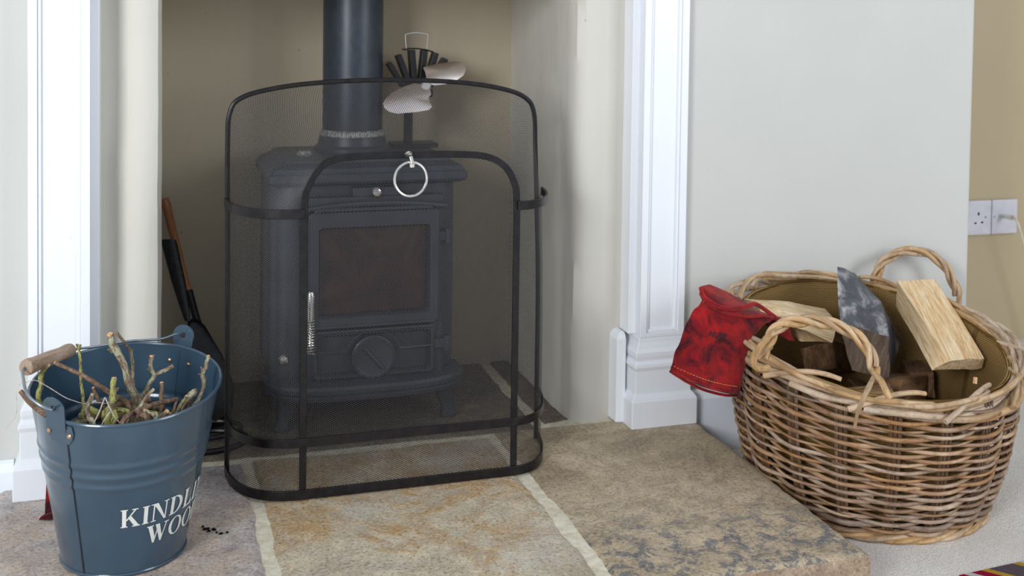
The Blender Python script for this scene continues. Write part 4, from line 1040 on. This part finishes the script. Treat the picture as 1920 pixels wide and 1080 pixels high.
o = log_chain([A_, Mi, B_], [sw, sw], 'firewood_log', .003, 8.8); tag(o, 'short pale split log at the left of the basket, beside the red glove', 'log')
A_ = [at(1500, 655, 1.98), at(1560, 640, 1.98), at(1565, 690, 1.98), at(1510, 700, 1.98)]; B_ = [v + Vector((.12, .10, -.05)) for v in A_]
o = log_chain([A_, B_], [dk, dk], 'firewood_log', .004, 1.8); tag(o, 'dark brown log low in the basket under the pale left-hand one', 'log')
for i_, (x, y, Y, dx, dy, dz, s_, lab) in enumerate(((1690, 672, 1.92, .10, .06, -.02, .035, 'dark charred log between the grey and the honey-coloured logs'), (1715, 640, 2.0, .06, .12, .0, .03, 'brown log deep behind the honey-coloured log'), (1600, 700, 1.84, -.14, .06, -.02, .04, 'dark log at the front of the basket below the handle'))):
    c = at(x, y, Y); c.z = min(c.z, .14)-.02; d = Vector((dx, dy, dz)); u = d.cross(Vector((0, 0, 1))).normalized()*s_; v = Vector((0, 0, s_*.9))
    rA = [c-d/2-u-v*.6, c-d/2+u-v, c-d/2+u*.8+v, c-d/2-u*.7+v*.8]; rB = [p+d for p in rA]
    o = log_chain([rA, rB], [dk, dk], 'firewood_log', .005, 3.3+i_); tag(o, lab, 'log')
ch = [at(1770, 558, 2.10), at(1783, 563, 2.10), at(1779, 574, 2.10), at(1770, 571, 2.10)]
o = log_chain([ch, [p+Vector((-.02, .03, -.02)) for p in ch]], [M['cut'], M['cut']], 'wood_chip', .001, 2.2); tag(o, 'small orange wood chip against the back lining of the basket', 'wood chip')

frags = []
for k in range(46):
    a = random.uniform(0, 6.28); r0 = .20*random.random()**.5; c = Vector((BX+r0*math.cos(a), BY+r0*math.sin(a), .085+random.uniform(-.01, .03)))
    d = Vector((math.cos(a*3+k), math.sin(a*3+k), random.uniform(-.4, .4))).normalized()*random.uniform(.02, .05); u = d.cross(Vector((0, 0, 1))).normalized()*random.uniform(.006, .016); v = d.cross(u).normalized()*random.uniform(.003, .007)
    rA = [c-u-v, c+u-v, c+u+v, c-u+v]; q = MB(); q.loft([[p-d*.5 for p in rA], [p*1.0+u*.2 for p in rA], [c+(p-c)*.6+d*.5 for p in rA]], gl=[[tuple(p-c) for p in rA]]*3)
    tag(q.build('bark_fragment', M['darkwood'], None, smooth=False), 'loose bark fragment lying among the logs deep in the basket', 'bark', 'bark fragments in the bottom of the log basket')

# ------------------------------------------------------------------ red leather glove hung on the basket rim
glove = thing('leather_glove', (1.04, 1.93, .14), 'dirty red suede gauntlet glove hanging over the left rim of the basket', 'glove')
rings = [  # left edge, right edge, thickness, y of each edge
    ((1257, 692), (1386, 737), .010, 1.880, 1.885),
    ((1262, 675), (1391, 712), .010, 1.882, 1.886),
    ((1272, 648), (1400, 668), .009, 1.886, 1.890),
    ((1287, 606), (1415, 630), .009, 1.893, 1.895),
    ((1301, 580), (1436, 606), .009, 1.902, 1.902),
    ((1316, 563), (1449, 597), .009, 1.912, 1.905)]
R = []; NG = 28
def glove_ring(l, r, th, yl, yr, sag=0, wob=0.0, seed=0):
    Lp, Rp = at(l[0], l[1], yl), at(r[0], r[1], yr); ring = []
    for k in range(NG):
        u = k/(NG/2) if k < NG/2 else (NG-k)/(NG/2); fr_ = -1 if k < NG/2 else 1
        p = Lp.lerp(Rp, u); q = math.sin(u*math.pi)**.5 if 0 < u < 1 else 0
        p = p+Vector((.05*fr_*q*th, fr_*q*th, -sag*math.sin(u*math.pi)))
        p += Vector((0, 1, .3))*wob*noise.noise(Vector((u*3, seed, 0))); ring.append(p)
    return ring
sag = [.006, .006, .004, .002, .001, .002]
dense = []
for i in range(len(rings)-1):
    a, b = rings[i], rings[i+1]
    for k in range(5):
        t = k/5; L2 = lambda p, q: (p[0]+(q[0]-p[0])*t, p[1]+(q[1]-p[1])*t)
        dense.append(glove_ring(L2(a[0], b[0]), L2(a[1], b[1]), a[2]+(b[2]-a[2])*t, a[3]+(b[3]-a[3])*t, a[4]+(b[4]-a[4])*t, sag[i]*(1-t)+sag[i+1]*t, .006, i+t))
dense.append(glove_ring(*rings[-1], .002, .006, 5))
gm = MB(); gm.loft(dense, cap=False)
gb = gm.build('cuff', M['suede'], glove, angle=80); s2 = gb.modifiers.new('solidify', 'SOLIDIFY'); s2.thickness = .0028; s2.offset = -1
# folded hand: doubles over from the top of the cuff and drops into the basket
fold = [((1318, 566), (1452, 600), .007, 1.915, 1.908), ((1311, 552), (1462, 600), .008, 1.918, 1.918), ((1314, 537), (1466, 597), .009, 1.932, 1.935), ((1330, 533), (1468, 596), .009, 1.955, 1.955), ((1362, 546), (1472, 600), .009, 1.975, 1.965), ((1400, 568), (1480, 612), .010, 1.985, 1.975), ((1430, 600), (1495, 650), .012, 1.985, 1.975)]
dense = []
for i in range(len(fold)-1):
    a, b = fold[i], fold[i+1]
    for k in range(4):
        t = k/4; L2 = lambda p, q: (p[0]+(q[0]-p[0])*t, p[1]+(q[1]-p[1])*t)
        dense.append(glove_ring(L2(a[0], b[0]), L2(a[1], b[1]), a[2]+(b[2]-a[2])*t, a[3]+(b[3]-a[3])*t, a[4]+(b[4]-a[4])*t, .010 if i > 1 else .004*(i+t), .006, i+t+9))
gm = MB(); gm.loft(dense, cap=True); gm.build('folded_hand', M['suede'], glove, angle=80)
def bar_edge(pts, r, name, mat, Y): MB().tube(smooth_path([at(x, y, q) for x, y, q in pts], 6), r, 8, lump=.15, seed=3).build(name, M[mat], glove)
bar_edge([(1320, 566, 1.899), (1335, 573, 1.893), (1352, 582, 1.888), (1375, 590, 1.886), (1405, 594, 1.886), (1430, 592, 1.890), (1450, 596, 1.897)], .0030, 'seam_welt', 'suede', 0)
bar_edge([(1314, 540, 1.924), (1320, 556, 1.905), (1335, 568, 1.890), (1360, 578, 1.883), (1392, 577, 1.883), (1415, 570, 1.893), (1440, 585, 1.90), (1462, 602, 1.91)], .0042, 'cuff_lip', 'suede', 0)
# hem stitches
bar_edge([(1257, 694, 1.880), (1285, 708, 1.872), (1320, 724, 1.870), (1360, 735, 1.873), (1386, 738, 1.884)], .0024, 'front_hem', 'suede', 0)
bar_edge([(1257, 696, 1.882), (1285, 714, 1.892), (1320, 731, 1.897), (1360, 741, 1.896), (1386, 740, 1.886)], .0028, 'back_hem', 'suede', 0)
for k in range(22):
    u = .03+.92*k/22; i = dense; 
    l, r = (1259, 684), (1388, 724); Lp, Rp = at(l[0], l[1], 1.880), at(r[0], r[1], 1.885); p = Lp.lerp(Rp, u)+Vector((0, -.0115*math.sin(u*math.pi)**.5-.0012, -.006*math.sin(u*math.pi))); d = (Rp-Lp).normalized()*.0022
    MB().tube([p-d, p+d], .0006, 5).build('stitch', M['thread'], glove)
# faded ink stamp
fc = bpy.data.curves.new('stamp', 'FONT'); fc.body = 'NUBK'; fc.size = .017; fc.extrude = .0003; fc.offset = .0006
fo_ = bpy.data.objects.new('text', fc); me = bpy.data.meshes.new_from_object(fo_); bpy.data.objects.remove(fo_)
so = bpy.data.objects.new('ink_stamp', me); C.objects.link(so); me.materials.append(M['ink'])
pA, pB = at(1335, 634, 1.8705), at(1367, 641, 1.8705)
xd = (pB-pA).normalized(); up_ = (at(1339, 618, 1.8735)-at(1335, 634, 1.8705)).normalized(); zd = xd.cross(up_).normalized(); up_ = zd.cross(xd)
so.matrix_world = Matrix(((xd.x*.8, up_.x*.9, zd.x, pA.x), (xd.y*.8, up_.y*.9, zd.y, pA.y), (xd.z*.8, up_.z*.9, zd.z, pA.z), (0, 0, 0, 1)))
from mathutils.bvhtree import BVHTree
bpy.context.view_layer.update()
ev = gb.evaluated_get(bpy.context.evaluated_depsgraph_get()); bv = BVHTree.FromPolygons([gb.matrix_world @ v.co for v in ev.data.vertices], [tuple(p.vertices) for p in ev.data.polygons])
inv_ = so.matrix_world.inverted()
for v in me.vertices:                        # lay the print on the suede
    q = so.matrix_world @ v.co; h = bv.ray_cast(Vector((q.x, q.y-.06, q.z)), Vector((0, 1, 0)))
    if h[0]: v.co = inv_ @ (h[0]-Vector((0, .0005, 0)))
mw = so.matrix_world.copy(); so.parent = glove; so.matrix_parent_inverse = Matrix.Translation(-glove.location); so.matrix_world = mw

# ------------------------------------------------------------------ sockets in the alcove
YS = 2.716
def plate(x0, x1, z0, z1, parent, name='plate'):
    p = MB(); rr = [[(x, YS-d, z) for x, z in rrect(x0+i, x1-i, z0+i, z1-i, .004, 3)] for d, i in ((0, 0), (.007, 0), (.009, .002), (.0092, .006))]
    p.loft(rr); return p.build(name, M['plastic'], parent, angle=40)
tl, br_ = at(1857.6, 374.7, YS), at(1903, 436, YS); z1_, z0_ = tl.z, at(1857.4, 438.5, YS).z; xr_ = br_.x
ds = thing('power_socket', (tl.x-.08, YS, z0_), 'white plastic double power socket half hidden by the chimney breast edge', 'socket')
sx1 = tl.x-.003; sx0 = sx1-.146
dp = plate(sx0, sx1, z0_, z1_, ds)
def hole(px_, py_, w_, h_, parent):
    c = at(px_, py_, YS-.0095); MB().box(c.x-w_, c.x+w_, YS-.0102, YS-.0085, c.z-h_, c.z+h_).build('pin_hole', M['hole'], parent, smooth=False)
hole(1835, 401, .0026, .0045, ds); hole(1829, 418.5, .0036, .0024, ds); hole(1841.5, 417, .0036, .0024, ds)
def screw(px_, py_, parent):
    c = at(px_, py_, YS-.0095); s_ = MB(); s_.loft([[(c.x+r*math.cos(2*math.pi*k/12), YS-y, c.z+r*math.sin(2*math.pi*k/12)) for k in range(12)] for r, y in ((.0032, .008), (.0032, .0100), (.0022, .0106))]); s_.build('screw', M['wire'], parent)
screw(1848, 407, ds)
MB().box(sx0+.055, sx0+.068, YS-.013, YS-.008, (z0_+z1_)/2+.008, (z0_+z1_)/2+.026).build('switch', M['plastic'], ds, smooth=False, bevel=.001)
cs = thing('aerial_socket', (tl.x+.045, YS, z0_), 'white square aerial socket plate with metal plug, right of the double socket', 'socket')
plate(tl.x, xr_, z0_, z1_, cs); screw(1864.5, 406.5, cs)
pc = at(1882, 405, YS-.02); pl = thing('aerial_cable', (pc.x, pc.y, pc.z), 'cream aerial lead with ribbed metal plug pushed into the wall plate', 'cable')
e_ = at(1900, 408.5, YS-.060); d = (e_-pc).normalized(); q = MB(); P = [pc-d*.008+Vector((0, .008, 0)), pc+d*.006]; 
prof = []
Lp_ = (e_-pc).length
for k in range(15): prof.append((pc+d*Lp_*k/14, .0062+(.0006 if k % 2 else -.0003)+(.0012 if k < 2 or k > 12 else 0)))
q.tube([p for p, r in prof], [r for p, r in prof], 16); q.tube([pc, pc+Vector((0, .014, 0))], .005, 12); q.build('plug', M['nickel'], pl)
MB().tube(smooth_path([e_, at(1905, 411, 2.64), at(1912, 430, 2.62), at(1920, 460, 2.62), at(1932, 520, 2.63), at(1950, 620, 2.64), at(1975, 720, 2.60)], 6), .0031, 8).build('lead', M['cable'], pl)

# ------------------------------------------------------------------ kilim rug, corner in view
rug = thing('rug', (1.6, 1.3, CARPET), 'flat-woven rug corner with grape, mustard, crimson and white diagonal bands', 'rug')
e0, e1_ = on_floor(1798, 1081, -.071), on_floor(1920, 1054, -.071)
ud = (e1_-e0); ud.z = 0; ud.normalize(); vd = Vector((ud.y, -ud.x, 0))
RL, RW = .9, .5
MB().loft([[e0+ud*a+vd*b+Vector((0, 0, z-e0.z)) for a, b in ((0, .0), (RL, .0), (RL, RW), (0, RW))] for z in (CARPET+.0005, CARPET+.004)]).build('backing', M['rug_purple'], rug, smooth=False)
bands = [(0, .010, 'rug_red'), (.010, .026, 'rug_white'), (.026, .048, 'rug_red'), (.048, .064, 'rug_yellow'), (.064, .118, 'rug_purple'), (.118, .134, 'rug_yellow'), (.134, .148, 'rug_white'), (.148, .2, 'rug_purple'), (.2, .216, 'rug_white'), (.216, .235, 'rug_red')]
x = 0
for rep in range(3):
    for a, b, mt in bands:
        a2, b2 = a+rep*.235, b+rep*.235; q = MB(); sk = .7
        def up2(a_, b_): return e0+ud*min(max(a_, 0), RL)+vd*b_
        ringq = []
        for z in (CARPET+.004, CARPET+.0065):
            ringq.append([Vector((p.x, p.y, z)) for p in (up2(a2, 0), up2(b2, 0), up2(b2+.12*sk, .12), up2(a2+.12*sk, .12))])
        q.loft(ringq); q.build('woven_band', M[mt], rug, smooth=False)
bpy.context.view_layer.update()
